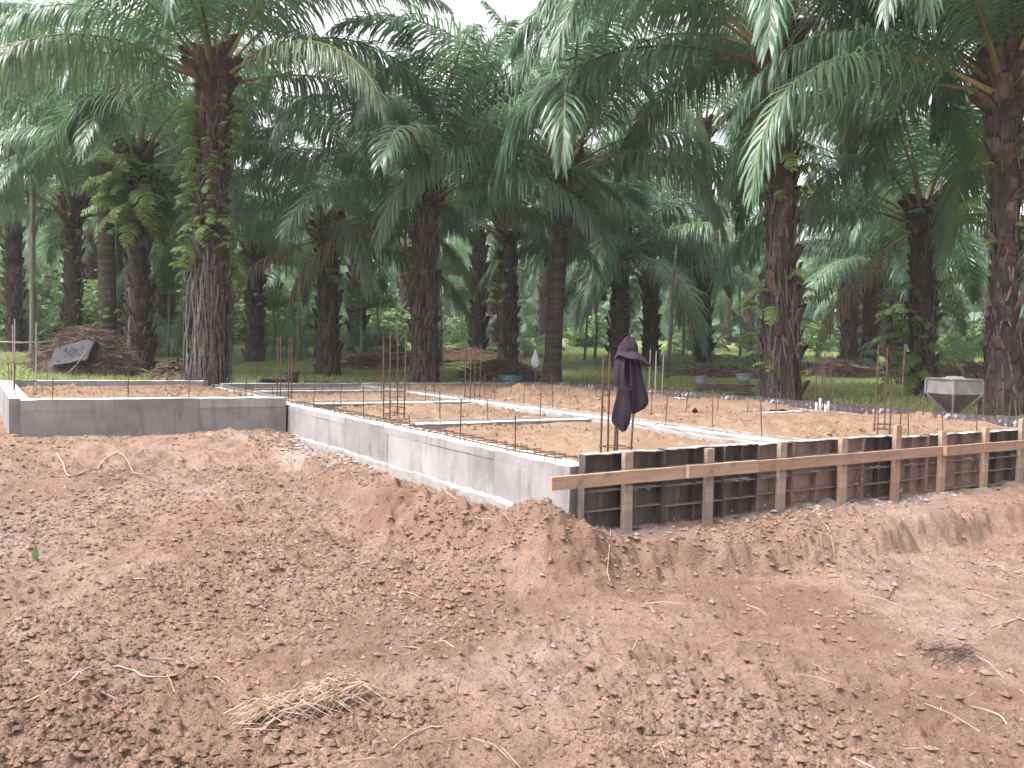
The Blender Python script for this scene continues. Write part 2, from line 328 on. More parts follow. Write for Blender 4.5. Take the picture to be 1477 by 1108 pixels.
# ------------------------------------------------------------------ terrain
def hgt(x, y, detail=True):
    x = np.asarray(x, dtype=float); y = np.asarray(y, dtype=float)
    u, v = UV(x, y)
    # excavated foreground, falling gently from the left block towards the camera
    z = -.80 + .36 * ss(2.2, 6.7, v + .10 * np.clip(-u - 3, 0, 20)) * ss(4.0, -.6, u)
    z = z + .10 * ss(2.5, 7.5, u) * ss(-6, 0, v)
    # ledge beside the two near sides of the foundation
    wob = .16 * fbm(x, y, .7, 3, 11) + .10 * fbm(x, y, .22, 2, 12)
    offL = np.interp(v, [-.6, .3, 1.0, 1.8, 2.9, 4.4, 5.6, 7], [.10, .22, .30, .42, .62, .62, .75, 1.0]) + wob
    offF = np.interp(u, [-.5, 0, 1, 2, 4, 6, 9], [.12, .26, .50, .66, .72, .80, 1.0]) + wob
    dL = np.where(v > -.3, -u, 9.); dL = np.where(dL < -.4, 9., dL)
    dF = np.where(u > -.3, -v, 9.); dF = np.where(dF < -.4, 9., dF)
    kL = 1 - ss(0, .11, dL - offL); kF = 1 - ss(0, .28, dF - offF)
    corner = np.hypot(np.clip(-u, 0, None), np.clip(-v, 0, None)); kC = 1 - ss(.22 + wob, .75 + wob, corner)
    led = np.maximum(np.maximum(kL * (v < 9), kF), kC)
    z = z + (np.maximum(z, -.565) - z) * led
    # spoil heap against the corner and along the bank
    def mound(px, py, pz, sx, sy, h, rot=TH):
        c = at(px, py, pz); dx, dy = x - c.x, y - c.y
        a = dx * math.cos(rot) + dy * math.sin(rot); b = -dx * math.sin(rot) + dy * math.cos(rot)
        return h * np.exp(-(a / sx) ** 2 - (b / sy) ** 2)
    z = z + mound(800, 772, -.5, .34, .44, .15) + mound(725, 795, -.6, .36, .42, .16) + mound(640, 742, -.55, .20, .5, .10) + mound(560, 712, -.55, .16, .35, .06)
    z = z + mound(860, 830, -.6, .3, .25, .06) + mound(1300, 800, -.65, .9, .25, .07) + mound(470, 655, -.5, .4, .5, .06) + mound(300, 640, -.5, .9, .3, .05)
    z = z - mound(760, 870, -.75, .35, .25, .05) - mound(505, 735, -.65, .28, .8, .11) - mound(640, 800, -.7, .3, .4, .05)
    # the grove behind
    back = ss(9.5, 13.5, y + .25 * np.abs(x + 2) - 3.0 * (x > 0))
    inside_blk = (u < -.0) & (v > 5.9)
    zb = -.12 + 1.0 * ss(19, 42, y) + 1.6 * ss(45, 110, y)
    outR = ss(.3, 2.2, u - 7.4); outB = ss(.2, 2.0, v - 11.1); outL = ss(.6, 4.0, -u - 3.1) * ss(6.5, 12, v)
    k = np.maximum(np.maximum(outR, outB), outL); z = z + (zb - z) * k
    # under the foundation
    ins = ((u > .04) & (u < 7.5) & (v > .04) & (v < 11.0)) | ((u > -3.0) & (u <= .1) & (v > 6.6) & (v < 11.0))
    z = np.where(ins, -.62, z)
    if detail:
        near = 1 - ss(12, 22, np.hypot(x, y))
        slope = np.clip(led * (1 - led) * 4, 0, 1)
        z = z + .055 * fbm(x, y, 1.7, 2, 1) + near * (.050 * fbm(x, y, .42, 3, 2) * (1 + 1.1 * slope))
        rough = .55 + .9 * np.clip(fbm(x, y, 1.3, 2, 5) + .35, 0, 1) + .7 * slope
        rough = rough * (.6 + .4 * ss(-3.5, 0.5, x))
        b1 = np.abs(fbm(x, y, .16, 2, 21)); b2 = np.clip(fbm(x, y, .075, 2, 31), 0, 1); b3 = np.clip(fbm(x, y, .034, 2, 41), -.2, 1)
        wx, wy = x + .03 * vn(x / .05, y / .05, 91), y + .03 * vn(x / .05, y / .05, 92)
        dens = np.clip(.45 + 1.3 * fbm(x, y, .8, 3, 95), .12, 1.0) * rough
        clod = 1.25 * domes(wx, wy, .15, 200, .4, .015, .055) * dens + 1.25 * domes(wx, wy, .062, 210, .6, .008, .027) * np.clip(dens * 1.6, .4, 1.2) + .9 * domes(wx, wy, .030, 220, .7, .005, .013)
        z = z + near * (rough * (.060 * b1 + .060 * b2 ** 1.2 + .018 * b3) + clod * (.6 + .6 * np.clip(rough, 0, 1)))
        z = z + near * slope * (.10 * fbm(x, y, .13, 3, 61) + .5 * domes(wx, wy, .11, 260, .6, .02, .06))
        z = z + (1 - near) * .12 * fbm(x, y, 3.0, 3, 51)
    return z

def build_ground():
    fine = np.linspace(R(-42), R(42), 720); rest = np.linspace(R(42), R(318), 70)[1:-1]
    ang = np.concatenate([fine, rest]); na = len(ang)
    rad = np.concatenate([np.linspace(.3, 2.5, 26)[:-1], np.geomspace(2.5, 13, 540)[:-1], np.geomspace(13, 60, 110)[:-1], np.geomspace(60, 900, 24)])
    A, Rr = np.meshgrid(ang, rad); x = Rr * np.sin(A); y = Rr * np.cos(A); nr = len(rad)
    z = hgt(x, y)
    V = np.stack([x, y, z], -1).reshape(-1, 3); V = np.concatenate([V, [[0, 0, float(hgt(np.array([0.]), np.array([0.]))[0])]]])
    i, j = np.meshgrid(np.arange(nr - 1), np.arange(na), indexing='ij'); j2 = (j + 1) % na
    Q = np.stack([i * na + j, (i + 1) * na + j, (i + 1) * na + j2, i * na + j2], -1).reshape(-1, 4)[:, ::-1]
    jj = np.arange(na); T3 = np.stack([np.full(na, nr * na), jj, (jj + 1) % na], -1)
    me = mk('ground', V, [T3.astype(np.int32), Q.astype(np.int32)], (MAT['ground'],), True)
    # albedo zones: R grass, G cement dust, B damp dark soil plus bank shade painted in
    xx, yy = V[:, 0], V[:, 1]; u, v = UV(xx, yy)
    g = np.maximum(np.maximum(ss(.4, 1.8, u - 7.4 + fbm(xx, yy, 1.2, 3, 60)), ss(.2, 1.6, v - 11.2 + fbm(xx, yy, 1.2, 3, 61))), ss(1.4, 3.4, -u - 3.1 + fbm(xx, yy, 1.5, 3, 62)) * ss(7, 10, v))
    def blob(px, py, pz, r, sd, rough=.6):
        c = at(px, py, pz); d = np.hypot(xx - c.x, yy - c.y) / r
        return ss(.75, .35, d + rough * fbm(xx, yy, r * .8, 4, sd))
    cem = np.maximum.reduce([.8 * blob(460, 650, -.5, .75, 70), .5 * blob(490, 665, -.53, .5, 71), .45 * blob(330, 628, -.45, .8, 72), .5 * blob(110, 640, -.5, .5, 73)])
    lineF = ss(.30, .05, np.abs(-v - .10 - .10 * fbm(xx, yy, .5, 2, 77))) * ss(-.1, .1, u) * ss(.30, .0, -fbm(xx, yy, .5, 4, 78)) * .55
    lineL = ss(.16, .05, np.abs(-u - .06)) * ss(.25, .5, v) * .55 * ss(.1, -.3, fbm(xx, yy, .5, 3, 79))
    lineB = ss(.14, .04, np.abs(6.42 - v)) * (u < 0) * (u > -3.2) * .5
    dust = .30 * blob(130, 925, -.79, .8, 74, 1.0) + .28 * blob(1040, 1040, -.8, .45, 75, 1.0) + .22 * blob(400, 840, -.75, .8, 76, 1.0)
    G = np.clip(np.maximum.reduce([cem, lineF, lineL, lineB, dust]), 0, 1)
    moist_bank_shade = np.clip(.55 * ss(.0, .4, fbm(xx, yy, .9, 5, 80)) + .35 * ss(.05, .4, fbm(xx, yy, .3, 4, 85)) + .75 * blob(560, 722, -.6, .55, 81) + .45 * blob(900, 830, -.7, .7, 82) + .4 * blob(1130, 870, -.76, .7, 83), 0, .8)  # noise gives damp patches; the blobs paint the bank's shade into the colour
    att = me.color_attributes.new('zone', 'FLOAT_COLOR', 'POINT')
    att.data.foreach_set('color', np.stack([g, G, moist_bank_shade, np.ones_like(g)], -1).astype(np.float32).ravel())
    o = ob('ground', me); tag(o, kind='structure'); return o
build_ground()

# loose crumbs of soil
def blob_mesh(nclods, sampler, smin, smax, name, mat, seed=3, octa=False, power=2.4):
    r2 = np.random.default_rng(seed)
    t = (1 + 5 ** .5) / 2
    ico = np.array([(-1, t, 0), (1, t, 0), (-1, -t, 0), (1, -t, 0), (0, -1, t), (0, 1, t), (0, -1, -t), (0, 1, -t), (t, 0, -1), (t, 0, 1), (-t, 0, -1), (-t, 0, 1)]) / 1.9
    tri = np.array([(0, 11, 5), (0, 5, 1), (0, 1, 7), (0, 7, 10), (0, 10, 11), (1, 5, 9), (5, 11, 4), (11, 10, 2), (10, 7, 6), (7, 1, 8), (3, 9, 4), (3, 4, 2), (3, 2, 6), (3, 6, 8), (3, 8, 9), (4, 9, 5), (2, 4, 11), (6, 2, 10), (8, 6, 7), (9, 8, 1)])
    if octa:
        ico = np.array([(1, 0, 0), (0, 1, 0), (-1, 0, 0), (0, -1, 0), (0, 0, 1), (0, 0, -1)], float); tri = np.array([(0, 1, 4), (1, 2, 4), (2, 3, 4), (3, 0, 4), (1, 0, 5), (2, 1, 5), (3, 2, 5), (0, 3, 5)])
    nv = len(ico)
    x, y = sampler(r2, nclods); n = len(x)
    s = smin * (smax / smin) ** (r2.random(n) ** power)
    z = hgt(x, y)
    sc = r2.uniform(.6, 1.15, (n, 1, 3)); sc[:, :, 2] *= .75
    P = ico[None] * sc * (1 + r2.uniform(-.3, .3, (n, nv, 1)))
    a = r2.uniform(0, 6.28, n); c, sn = np.cos(a)[:, None], np.sin(a)[:, None]
    X = P[..., 0] * c - P[..., 1] * sn; Y = P[..., 0] * sn + P[..., 1] * c
    P = np.stack([X, Y, P[..., 2]], -1) * s[:, None, None] + np.stack([x, y, z + s * .25], -1)[:, None]
    F = (tri[None] + nv * np.arange(n)[:, None, None]).reshape(-1, 3)
    return mk(name, P.reshape(-1, 3), [F.astype(np.int32)], (mat,), False)
def samp(r2, n):
    d = 2.4 * (12 / 2.4) ** (r2.random(n) ** .9); a = r2.uniform(-.70, .70, n)
    x, y = d * np.sin(a), d * np.cos(a); u, v = UV(x, y)
    ok = ~(((u > -.12) & (v > -.2)) | ((v > 6.2) & (u > -3.3)))
    dens = np.clip(.50 + 2.0 * fbm(x, y, 1.1, 4, 5) + .5 * np.exp(-((u + .1) ** 2 + (v + .1) ** 2) / 1.1), .12, 1)
    ok &= r2.random(n) < dens
    return x[ok], y[ok]
tag(ob('soil_crumbs', blob_mesh(190000, samp, .0045, .030, 'soil_crumbs', MAT['crumb'], 3, True, 3.0)), 'loose brown soil crumbs scattered over the dug foreground', 'soil', kind='stuff')
def single_clod(px, py, size, label, seed):
    def one(r2, n):
        p = at(px, py, -.78); return np.array([p.x]), np.array([p.y])
    me = blob_mesh(1, one, size, size, 'earth_clod', MAT['clod'], seed)
    me.polygons.foreach_set('use_smooth', np.ones(len(me.polygons), dtype=bool)); o = ob('earth_clod', me); sb = o.modifiers.new('round', 'SUBSURF'); sb.levels = 1; sb.render_levels = 2; tag(o, label, 'earth clod', 'large clods of earth')
for px, py, s, l, sd in [(345, 960, .034, 'flat round pale clod midway between the root strand and the yellow soil patch', 1), (443, 964, .05, 'wide low clod above the bundle of dry roots', 2),
                        (262, 938, .022, 'small dark grey stone above the end of the root strand', 3), (478, 800, .034, 'lumpy brown clod on open ground below the left concrete beam', 4),
                        (1133, 990, .045, 'broken pale clod in the bottom right foreground', 5), (1262, 852, .030, 'rounded clod lying below the bank on the right', 6),
                        (1055, 965, .038, 'dark cracked clod in the middle of the right foreground', 7), (403, 780, .026, 'small clod on the trampled soil below the left concrete wall', 8),
                        (195, 760, .030, 'pale flat clod below the long bent root near the left block', 9), (5, 828, .05, 'dark clod cut by the left edge of the picture', 10),
                        (525, 988, .03, 'small clod just right of the dry root bundle', 11), (1275, 742, .03, 'pale clod lying in front of the timber stakes', 12)]:
    single_clod(px, py, s, l, sd)

# ------------------------------------------------------------------ foundation
FND = empty('concrete_foundation', W(0, 0, -.5)); FND.rotation_euler = (0, 0, TH)
tag(FND, 'grey cast concrete house foundation beams around sand filled bays', 'foundation')
def beam(u0, v0, u1, v1, w, zt, zb, seg=2.2, capt=True, side=0):
    """ground beam along a line, in pours; local coords of FND (origin at z -.5)"""
    a, b = Vector((u0, v0, 0)), Vector((u1, v1, 0)); L = (b - a).length; d = (b - a) / L; n = Vector((-d.y, d.x, 0))
    k = max(1, round(L / seg)); cuts = [0] + [L * (i + random.uniform(-.12, .12)) / k for i in range(1, k)] + [L]
    for i in range(k):
        s0, s1 = cuts[i] + .002, cuts[i + 1] - .002
        off = random.uniform(-.003, .003)
        m = MB(); NS = max(3, int((s1 - s0) / .12)); NW = 4
        # body with an uneven trowelled top
        V = []; P = []
        top = []
        for q in range(NS + 1):
            s = s0 + (s1 - s0) * q / NS
            row = []
            for h in range(NW + 1):
                t = -w / 2 + w * h / NW
                jz = random.uniform(-.012, .008) * (1 if 0 < h < NW else .55)
                p = a + d * s + n * (t + off); row.append(len(m.v)); m.v.append((p.x, p.y, zt + jz + .5))
            top.append(row)
        for q in range(NS):
            for h in range(NW):
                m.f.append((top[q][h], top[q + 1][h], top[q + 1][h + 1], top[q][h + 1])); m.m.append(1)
        bot = {}
        def lo(q, h):
            if (q, h) not in bot:
                s = s0 + (s1 - s0) * q / NS; p = a + d * s + n * (-w / 2 + w * h / NW + off); bot[(q, h)] = len(m.v); m.v.append((p.x, p.y, zb + .5))
            return bot[(q, h)]
        for q in range(NS):
            for h, fl in ((0, False), (NW, True)):
                f = (top[q][h], lo(q, h), lo(q + 1, h), top[q + 1][h]); m.f.append(f if not fl else f[::-1]); m.m.append(0)
        for q, fl in ((0, True), (NS, False)):
            for h in range(NW):
                f = (top[q][h], lo(q, h), lo(q, h + 1), top[q][h + 1]); m.f.append(f if not fl else f[::-1]); m.m.append(0)
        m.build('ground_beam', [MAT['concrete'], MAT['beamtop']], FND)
ZI = -.10
# left block: front, left, back (tops at 0)
beam(-3.12, 6.42, -.12, 6.30, .204, 0, -.12, 1.0)
beam(-3.12, 6.42, -.12, 6.30, .20, -.10, -.62, 1.55)
beam(-3.13, 6.53, -3.20, 11.2, .20, 0, -.62, 2.3)
beam(-3.08, 11.15, -.1, 11.0, .20, 0, -.62, 3)
# main house
beam(.10, .06, .02, 6.40, .246, ZI, ZI - .07, 1.1)
beam(.10, .06, .02, 6.40, .24, ZI - .05, -.62, 1.45)
beam(.02, 6.44, .02, 11.0, .24, ZI - .01, -.62, 2.3)
beam(.26, 6.42, 2.70, 6.42, .24, ZI, -.62, 1.3)
beam(.26, 3.42, 2.70, 3.42, .20, ZI - .01, -.62, 1.3)
beam(.26, 9.45, 2.70, 9.45, .20, ZI, -.62, 1.3)
beam(2.85, .12, 2.85, 10.9, .22, ZI + .005, -.62, 2.1)
beam(3.0, 3.62, 7.15, 3.62, .20, ZI - .02, -.62, 1.5)
beam(3.0, 7.10, 7.15, 7.10, .20, ZI - .02, -.62, 1.5)
beam(.15, 11.02, 7.3, 11.02, .22, ZI + .05, -.62, 2.4)
beam(.25, .12, 7.2, .12, .20, ZI - .03, -.62, 2.4)
beam(7.28, .05, 7.28, 10.9, .20, ZI - .02, -.62, 2.6)
# pale mortar strip (blinding) at the foot of the outer faces
def strip(u0, v0, u1, v1, w, z):
    m = MB(); a, b = Vector((u0, v0, 0)), Vector((u1, v1, 0)); L = (b - a).length; d = (b - a) / L; n = Vector((-d.y, d.x, 0)); NS = int(L / .09)
    prev = None
    for i in range(NS + 1):
        s = L * i / NS; ww = w * (.62 + .9 * float(fbm(np.array([s * 1.0]), np.array([u0 * 3.7 + v0]), .5, 3, 300)[0])); p = a + d * s; q = p + n * ww; zz = z + random.uniform(-.012, .012)
        cur = [len(m.v) + k for k in range(4)]
        m.v += [(p.x, p.y, zz + .5), (q.x, q.y, zz + .5 - .006), (p.x, p.y, zz + .4), (q.x, q.y, zz + .4)]
        if prev: m.f += [(prev[0], prev[1], cur[1], cur[0]), (prev[1], prev[3], cur[3], cur[1])]; m.m += [0, 0]
        prev = cur
    m.build('blinding_strip', MAT['spill'], FND)
strip(-.025, .25, -.10, 6.20, .10, -.46)
strip(-.2, 6.21, -3.2, 6.32, -.09, -.40)
for q in ((2.74, 10.8, 2.74, .3), (2.96, .3, 2.96, 10.8), (2.7, 3.31, .3, 3.31), (.3, 3.53, 2.7, 3.53), (2.7, 6.29, .3, 6.29), (.3, 6.55, 2.7, 6.55), (3.0, 3.73, 7.1, 3.73), (7.1, 3.51, 3.0, 3.51), (.22, .3, .15, 6.2), (7.17, 10.8, 7.17, .3)):
    strip(*q, -.16, -.112) if False else strip(q[0], q[1], q[2], q[3], -.10, -.118)
# reinforcement lying in the beam tops
def cage(u0, v0, u1, v1, w, z, step=.17, hh=.045, mat='greybar'):
    m = MB(); a, b = Vector((u0, v0, z + .5)), Vector((u1, v1, z + .5)); L = (b - a).length; d = (b - a) / L; n = Vector((-d.y, d.x, 0))
    for t in (-w * .36, w * .36):
        pts = [a + d * (L * i / 10) + n * (t + random.uniform(-.01, .01)) + Vector((0, 0, hh - .008 + random.uniform(-.01, .006))) for i in range(11)]
        m.tube(pts, .006, 5)
    s = .05
    while s < L - .03:
        c = a + d * s; k = random.uniform(-.02, .02); e = w * .40
        m.tube([c - n * e + Vector((0, 0, -.03)), c - n * e + Vector((0, 0, hh)) + d * k, c + n * e + Vector((0, 0, hh)) + d * k, c + n * e + Vector((0, 0, -.03))], .0045, 4, False)
        s += step * random.uniform(.8, 1.2)
    tag(m.build('rebar_cage', MAT[mat], FND), kind='stuff')
cage(.09, .2, .02, 6.2, .24, ZI, mat='rust'); cage(.02, 6.6, .02, 10.8, .24, ZI, .25); cage(.3, 6.42, 2.7, 6.42, .24, ZI)
cage(2.85, .3, 2.85, 10.8, .22, ZI, .22); cage(.3, 3.42, 2.6, 3.42, .2, ZI, .3, .03); cage(.3, 9.45, 2.6, 9.45, .2, ZI, .3)
# thin starter bars standing out of the beams
def dowel(u, v, h, z=ZI):
    m = MB(); l = Vector((random.uniform(-.03, .03), random.uniform(-.03, .03), 0)); m.tube([(u, v, z + .46), Vector((u, v, z + .5 + h)) + l], .006, 5); m.build('starter_bar', MAT['rust'], FND)
for v in (.9, 1.6, 2.3, 2.9, 4.4, 5.2, 6.0, 7.8, 8.8, 9.9): dowel(2.9 + random.uniform(-.05, .05), v, random.uniform(.30, .48))
for u in (3.4, 3.9, 4.5, 5.1, 5.7, 6.3, 6.9): dowel(u, 3.62, random.uniform(.26, .42)); dowel(u + .2, .16, random.uniform(.25, .40)); dowel(u, 7.1, random.uniform(.25, .4))
for v in (1.0, 2.0, 3.0, 4.2, 5.4, 6.6, 8, 9.4): dowel(7.26, v, random.uniform(.22, .40))
for u in (-2.6, -2.2, -1.6, -.9, -.4): dowel(u, 11.08, random.uniform(.28, .38), 0)
for u in (-2.8, -2.0, -1.3, -.6): dowel(u, 6.40, random.uniform(.2, .34), 0)
for v in (7.2, 8.2, 9.3, 10.3): dowel(-3.15, v, random.uniform(.3, .5), 0)
for v in (.9, 1.8, 2.8, 4.0, 4.9, 5.7, 7.4, 8.6, 9.9): dowel(.06, v, random.uniform(.14, .36))
for u in (.7, 1.3, 2.0): dowel(u, 3.42, random.uniform(.2, .35)); dowel(u, 6.42, random.uniform(.25, .4)); dowel(u + .2, 9.45, random.uniform(.3, .42))
for u in (.8, 1.7, 2.3, 3.6, 4.4, 5.2, 6.1): dowel(u, 11.02, random.uniform(.25, .4), -.05)

# sand in the bays
def sand(u0, u1, v0, v1, z, mounds, seed, rough=1.0):
    nu, nv = int((u1 - u0) / .028), int((v1 - v0) / .035)
    uu, vv = np.meshgrid(np.linspace(u0, u1, nu + 1), np.linspace(v0, v1, nv + 1))
    h = z + .05 * fbm(uu, vv, 1.1, 3, seed) + rough * (.05 * np.abs(fbm(uu, vv, .3, 3, seed + 3)) + .02 * np.clip(fbm(uu, vv, .1, 2, seed + 6), 0, 1))
    h = h + rough * (1.0 * domes(uu, vv, .22, seed, .35, .02, .07) + .8 * domes(uu, vv, .1, seed + 9, .4, .01, .035)) * np.clip(.4 + 1.8 * fbm(uu, vv, .9, 3, seed + 20), 0, 1)
    for (mu, mv, r, a) in mounds: h = h + a * np.exp(-((uu - mu) ** 2 + (vv - mv) ** 2) / r ** 2)
    e = np.minimum(np.minimum(uu - u0, u1 - uu), np.minimum(vv - v0, v1 - vv)); h = h - .04 * ss(.3, 0, e)
    V = np.stack([X0 + uu * CU.x + vv * CV.x, Y0 + uu * CU.y + vv * CV.y, h], -1).reshape(-1, 3)
    pick = rng.choice(len(V), int(2600 * (u1 - u0) * (v1 - v0) / 8), replace=False); SANDPTS.append(V[pick])
    i, j = np.meshgrid(np.arange(nv), np.arange(nu), indexing='ij'); w = nu + 1
    Q = np.stack([i * w + j, i * w + j + 1, (i + 1) * w + j + 1, (i + 1) * w + j], -1).reshape(-1, 4).astype(np.int32)
    tag(ob('sand_fill', mk('sand_fill', V, [Q], (MAT['sand'],), True)), kind='structure')
SANDPTS = []
sand(.20, 2.76, .2, 3.34, -.15, [(1.2, 1.6, .8, .05)], 101)
sand(.16, 2.76, 3.50, 6.32, -.15, [(1.4, 5.2, .9, .07), (.9, 4.3, .5, .03)], 111)
sand(.12, 2.76, 6.52, 9.37, -.15, [(1.7, 7.6, .9, .09)], 121)
sand(.12, 2.76, 9.53, 10.93, -.2, [], 131)
sand(2.94, 7.2, .2, 3.54, -.115, [(4.3, 2.4, .7, .06), (6.4, 1.7, .7, .08), (5.2, 1.2, .8, .05)], 141, 1.3)
sand(2.94, 7.2, 3.70, 7.02, -.11, [(3.6, 4.2, .35, .12), (4.9, 5.2, .5, .12), (6.2, 4.6, .7, .10), (3.9, 6.3, .5, .06)], 151, 1.4)
sand(2.94, 7.2, 7.18, 10.93, -.10, [(4.6, 7.9, .35, .16), (5.7, 8.7, .8, .08), (3.6, 9.6, .8, .06)], 161, 1.4)
sand(-3.06, -.05, 6.50, 10.95, -.09, [(-.9, 7.2, .55, .09), (-2.1, 7.1, .6, .04)], 171, 1.2)

def sand_crumbs():
    P0 = np.concatenate(SANDPTS); r2 = np.random.default_rng(12); keep = r2.random(len(P0)) < np.clip(.35 + 1.6 * fbm(P0[:, 0], P0[:, 1], .7, 3, 400), .05, 1); P0 = P0[keep]; n = len(P0)
    oc = np.array([(1, 0, 0), (0, 1, 0), (-1, 0, 0), (0, -1, 0), (0, 0, 1), (0, 0, -1)], float); tri = np.array([(0, 1, 4), (1, 2, 4), (2, 3, 4), (3, 0, 4), (1, 0, 5), (2, 1, 5), (3, 2, 5), (0, 3, 5)])
    s_ = (.008 * 4.5 ** (r2.random(n) ** 2.0))[:, None, None]; V = oc[None] * r2.uniform(.6, 1.3, (n, 6, 3)) * s_ + P0[:, None] + r2.normal(0, .012, (n, 1, 3)) * np.array([1, 1, 0])
    tag(ob('sand_crumbs', mk('sand_crumbs', V.reshape(-1, 3), [(tri[None] + 6 * np.arange(n)[:, None, None]).reshape(-1, 3).astype(np.int32)], (MAT['sand'],))), 'loose lumps of sand lying in the foundation bays', 'sand', kind='stuff')
sand_crumbs()

# ------------------------------------------------------------------ formwork along the front
FW = random.Random(5)
def form_panel(u0, v0, ud, vd, width, zt, zb, mat, label, nv=3, depth=.075, clips=True):
    """steel pan: face sheet, flanges and ribs; local x along, -y outwards"""
    rz = TH + math.atan2(vd, ud)
    t = empty('formwork_panel', W(u0, v0, zb), rz); H = zt - zb
    tag(t, label, 'formwork panel', 'steel formwork panels')
    m = MB(); m.box(.004, width - .004, -.004, 0, .004, H - .004); m.build('face_sheet', mat, t)
    for z0, wv in ((0, 1), (H - .006, 1)):
        m = MB(); N = 8
        for i in range(N + 1):
            x = width * i / N; dz = FW.uniform(-.006, .006) if z0 > 0 else 0; dy = FW.uniform(-.008, .004)
            m.v += [(x, -.006, z0 + dz), (x, -depth + dy, z0 + dz), (x, -.006, z0 + dz + .006), (x, -depth + dy, z0 + dz + .006)]
            if i:
                b = 4 * i; a = b - 4
                m.f += [(a, a + 1, b + 1, b), (a + 2, b + 2, b + 3, a + 3), (a + 1, a + 3, b + 3, b + 1)]; m.m += [0, 0, 0]
        m.build('flange', MAT['steelrim'] if z0 > 0 else MAT['steel2'], t)
    for x in (0.0, width - .007):
        m = MB(); m.box(x, x + .007, -depth, -.005, .007, H - .007); m.build('side_flange', mat, t)
    for k in range(1, 4):
        z = H * k / 4 + FW.uniform(-.01, .01); m = MB(); m.box(.009, width - .009, -depth * .92, -.005, z, z + .006); m.build('cross_rib', MAT['steelrib'], t)
    for k in range(1, nv):
        x = width * k / nv + FW.uniform(-.015, .015); m = MB(); m.box(x, x + .007, -depth * .8, -.005, .008, H - .008); m.build('upright_rib', mat, t)
    if clips:
        m = MB()
        for k in range(FW.choice((1, 2, 2))):
            x = width * FW.uniform(.2, .85); z = H * .5 + .012
            m.tube([(x - .07, -depth * .7, z), (x - .02, -depth - .012, z + .006), (x + .01, -depth - .02, z - .012), (x + .035, -depth - .008, z - .016), (x + .035, -depth - .004, z + .008), (x + .005, -depth, z + .012)], .005, 5)
        m.build('tie_wire', MAT['wire'], t)
    return t
pos = 0.0; widths = [.72, .62, .38, .42, .93, .50, .46, .92, .92, .9, .75]
lab = ['dark steel form panel at the near corner beside the grey beam', 'dark steel form panel between the first two stakes and splice board', 'narrow blackish steel form panel just right of the second stake', 'small rusty brown steel form panel left of the third stake',
       'wide reddish steel form panel between third and fourth stakes', 'narrow black steel form panel right of the fourth stake', 'narrow grey streaked form panel left of the tall fifth stake', 'pale cement smeared form panel between fifth and sixth stakes',
       'dark steel form panel behind the seventh stake', 'steel form panel behind the last stake at the right edge', 'furthest steel form panel at the right edge of the picture']
mm = [MAT['steel'], MAT['steel'], MAT['steel'], MAT['steel2'], MAT['steel2'], MAT['steel'], MAT['steel2'], MAT['steel2'], MAT['steel'], MAT['steel2'], MAT['steel']]
for w, l, m_ in zip(widths, lab, mm):
    form_panel(pos, -.005 + FW.uniform(-.006, .004), 1, 0, w - .004, FW.uniform(-.012, .012), -.55 + FW.uniform(-.01, .01), m_, l, max(2, round(w / .30)))
    pos += w
# right-hand and back forms, seen from inside
v = .1; i = 0
for i in range(11):
    w = .98
    t = empty('formwork_panel', W(7.405, v, -.45), TH + R(90)); tag(t, 'dark cement splashed form panel along the right side, %s from the near end' % (['first', 'second', 'third', 'fourth', 'fifth', 'sixth', 'seventh', 'eighth', 'ninth', 'tenth', 'eleventh'][i]), 'formwork panel', 'right side forms')
    m = MB(); m.box(0, w - .006, -.005, 0, 0, .45 + FW.uniform(-.008, .008)); m.build('face_sheet', MAT['steelin'], t)
    m = MB(); m.box(0, w - .006, -.05, -.006, .442, .448); m.build('flange', MAT['steelin'], t)
    v += w
# stakes: u from the photo
def u_of(px, v=-.1):       # where the vertical plane v meets the pixel column near the form
    best = None
    for k in range(0, 900):
        u = -1 + k * .01; p = W(u, v, -.25) - Vector((0, 0, EYE)); d = p.dot(fw); a = p.dot(r0) / d * FPX; b = -p.dot(up0) / d * FPX
        x = 738.5 + a * math.cos(ROLL) - b * math.sin(ROLL)
        if best is None or abs(x - px) < best[0]: best = (abs(x - px), u)
    return best[1]
stakes = [(905, .01, .075, 'woodold', 'grey weathered timber stake nearest the concrete corner'), (1021, .0, .072, 'woodold', 'second timber stake from the concrete corner, standing at the splice board'),
          (1126, .015, .075, 'woodold', 'third timber stake from the concrete corner, grey and stained at its top'), (1215, .02, .08, 'wood', 'pale brown fourth timber stake from the concrete corner'),
          (1291, .11, .08, 'woodred', 'tallest reddish timber stake standing above the forms'), (1357, .03, .08, 'wood', 'sixth timber stake from the concrete corner, greyish below the rail'),
          (1419, .04, .078, 'wood', 'seventh timber stake, next to last on the right'), (1471, .11, .085, 'woodold', 'light grey timber stake cut by the right edge')]
for px, top, w, mt, l in stakes:
    u = u_of(px); o = empty('x'); bpy.data.objects.remove(o)
    m = MB(); n = 6; lean = FW.uniform(-.012, .012)
    H = top + .62
    for k in range(n + 1):
        z = -.62 + H * k / n; dx = lean * k / n + FW.uniform(-.001, .001)
        m.v += [(-w / 2 + dx, -.02, z), (w / 2 + dx, -.02, z), (w / 2 + dx, .02, z), (-w / 2 + dx, .02, z)]
        if k:
            b = 4 * k; a = b - 4
            for q in range(4): m.f.append((a + q, a + (q + 1) % 4, b + (q + 1) % 4, b + q)); m.m.append(0)
    m.f.append((4 * n, 4 * n + 1, 4 * n + 2, 4 * n + 3)); m.m.append(0)
    o = m.build('timber_stake', MAT[mt], None, loc=W(u, -.105, 0), rz=TH)
    tag(o, l, 'stake', 'stakes bracing the forms')
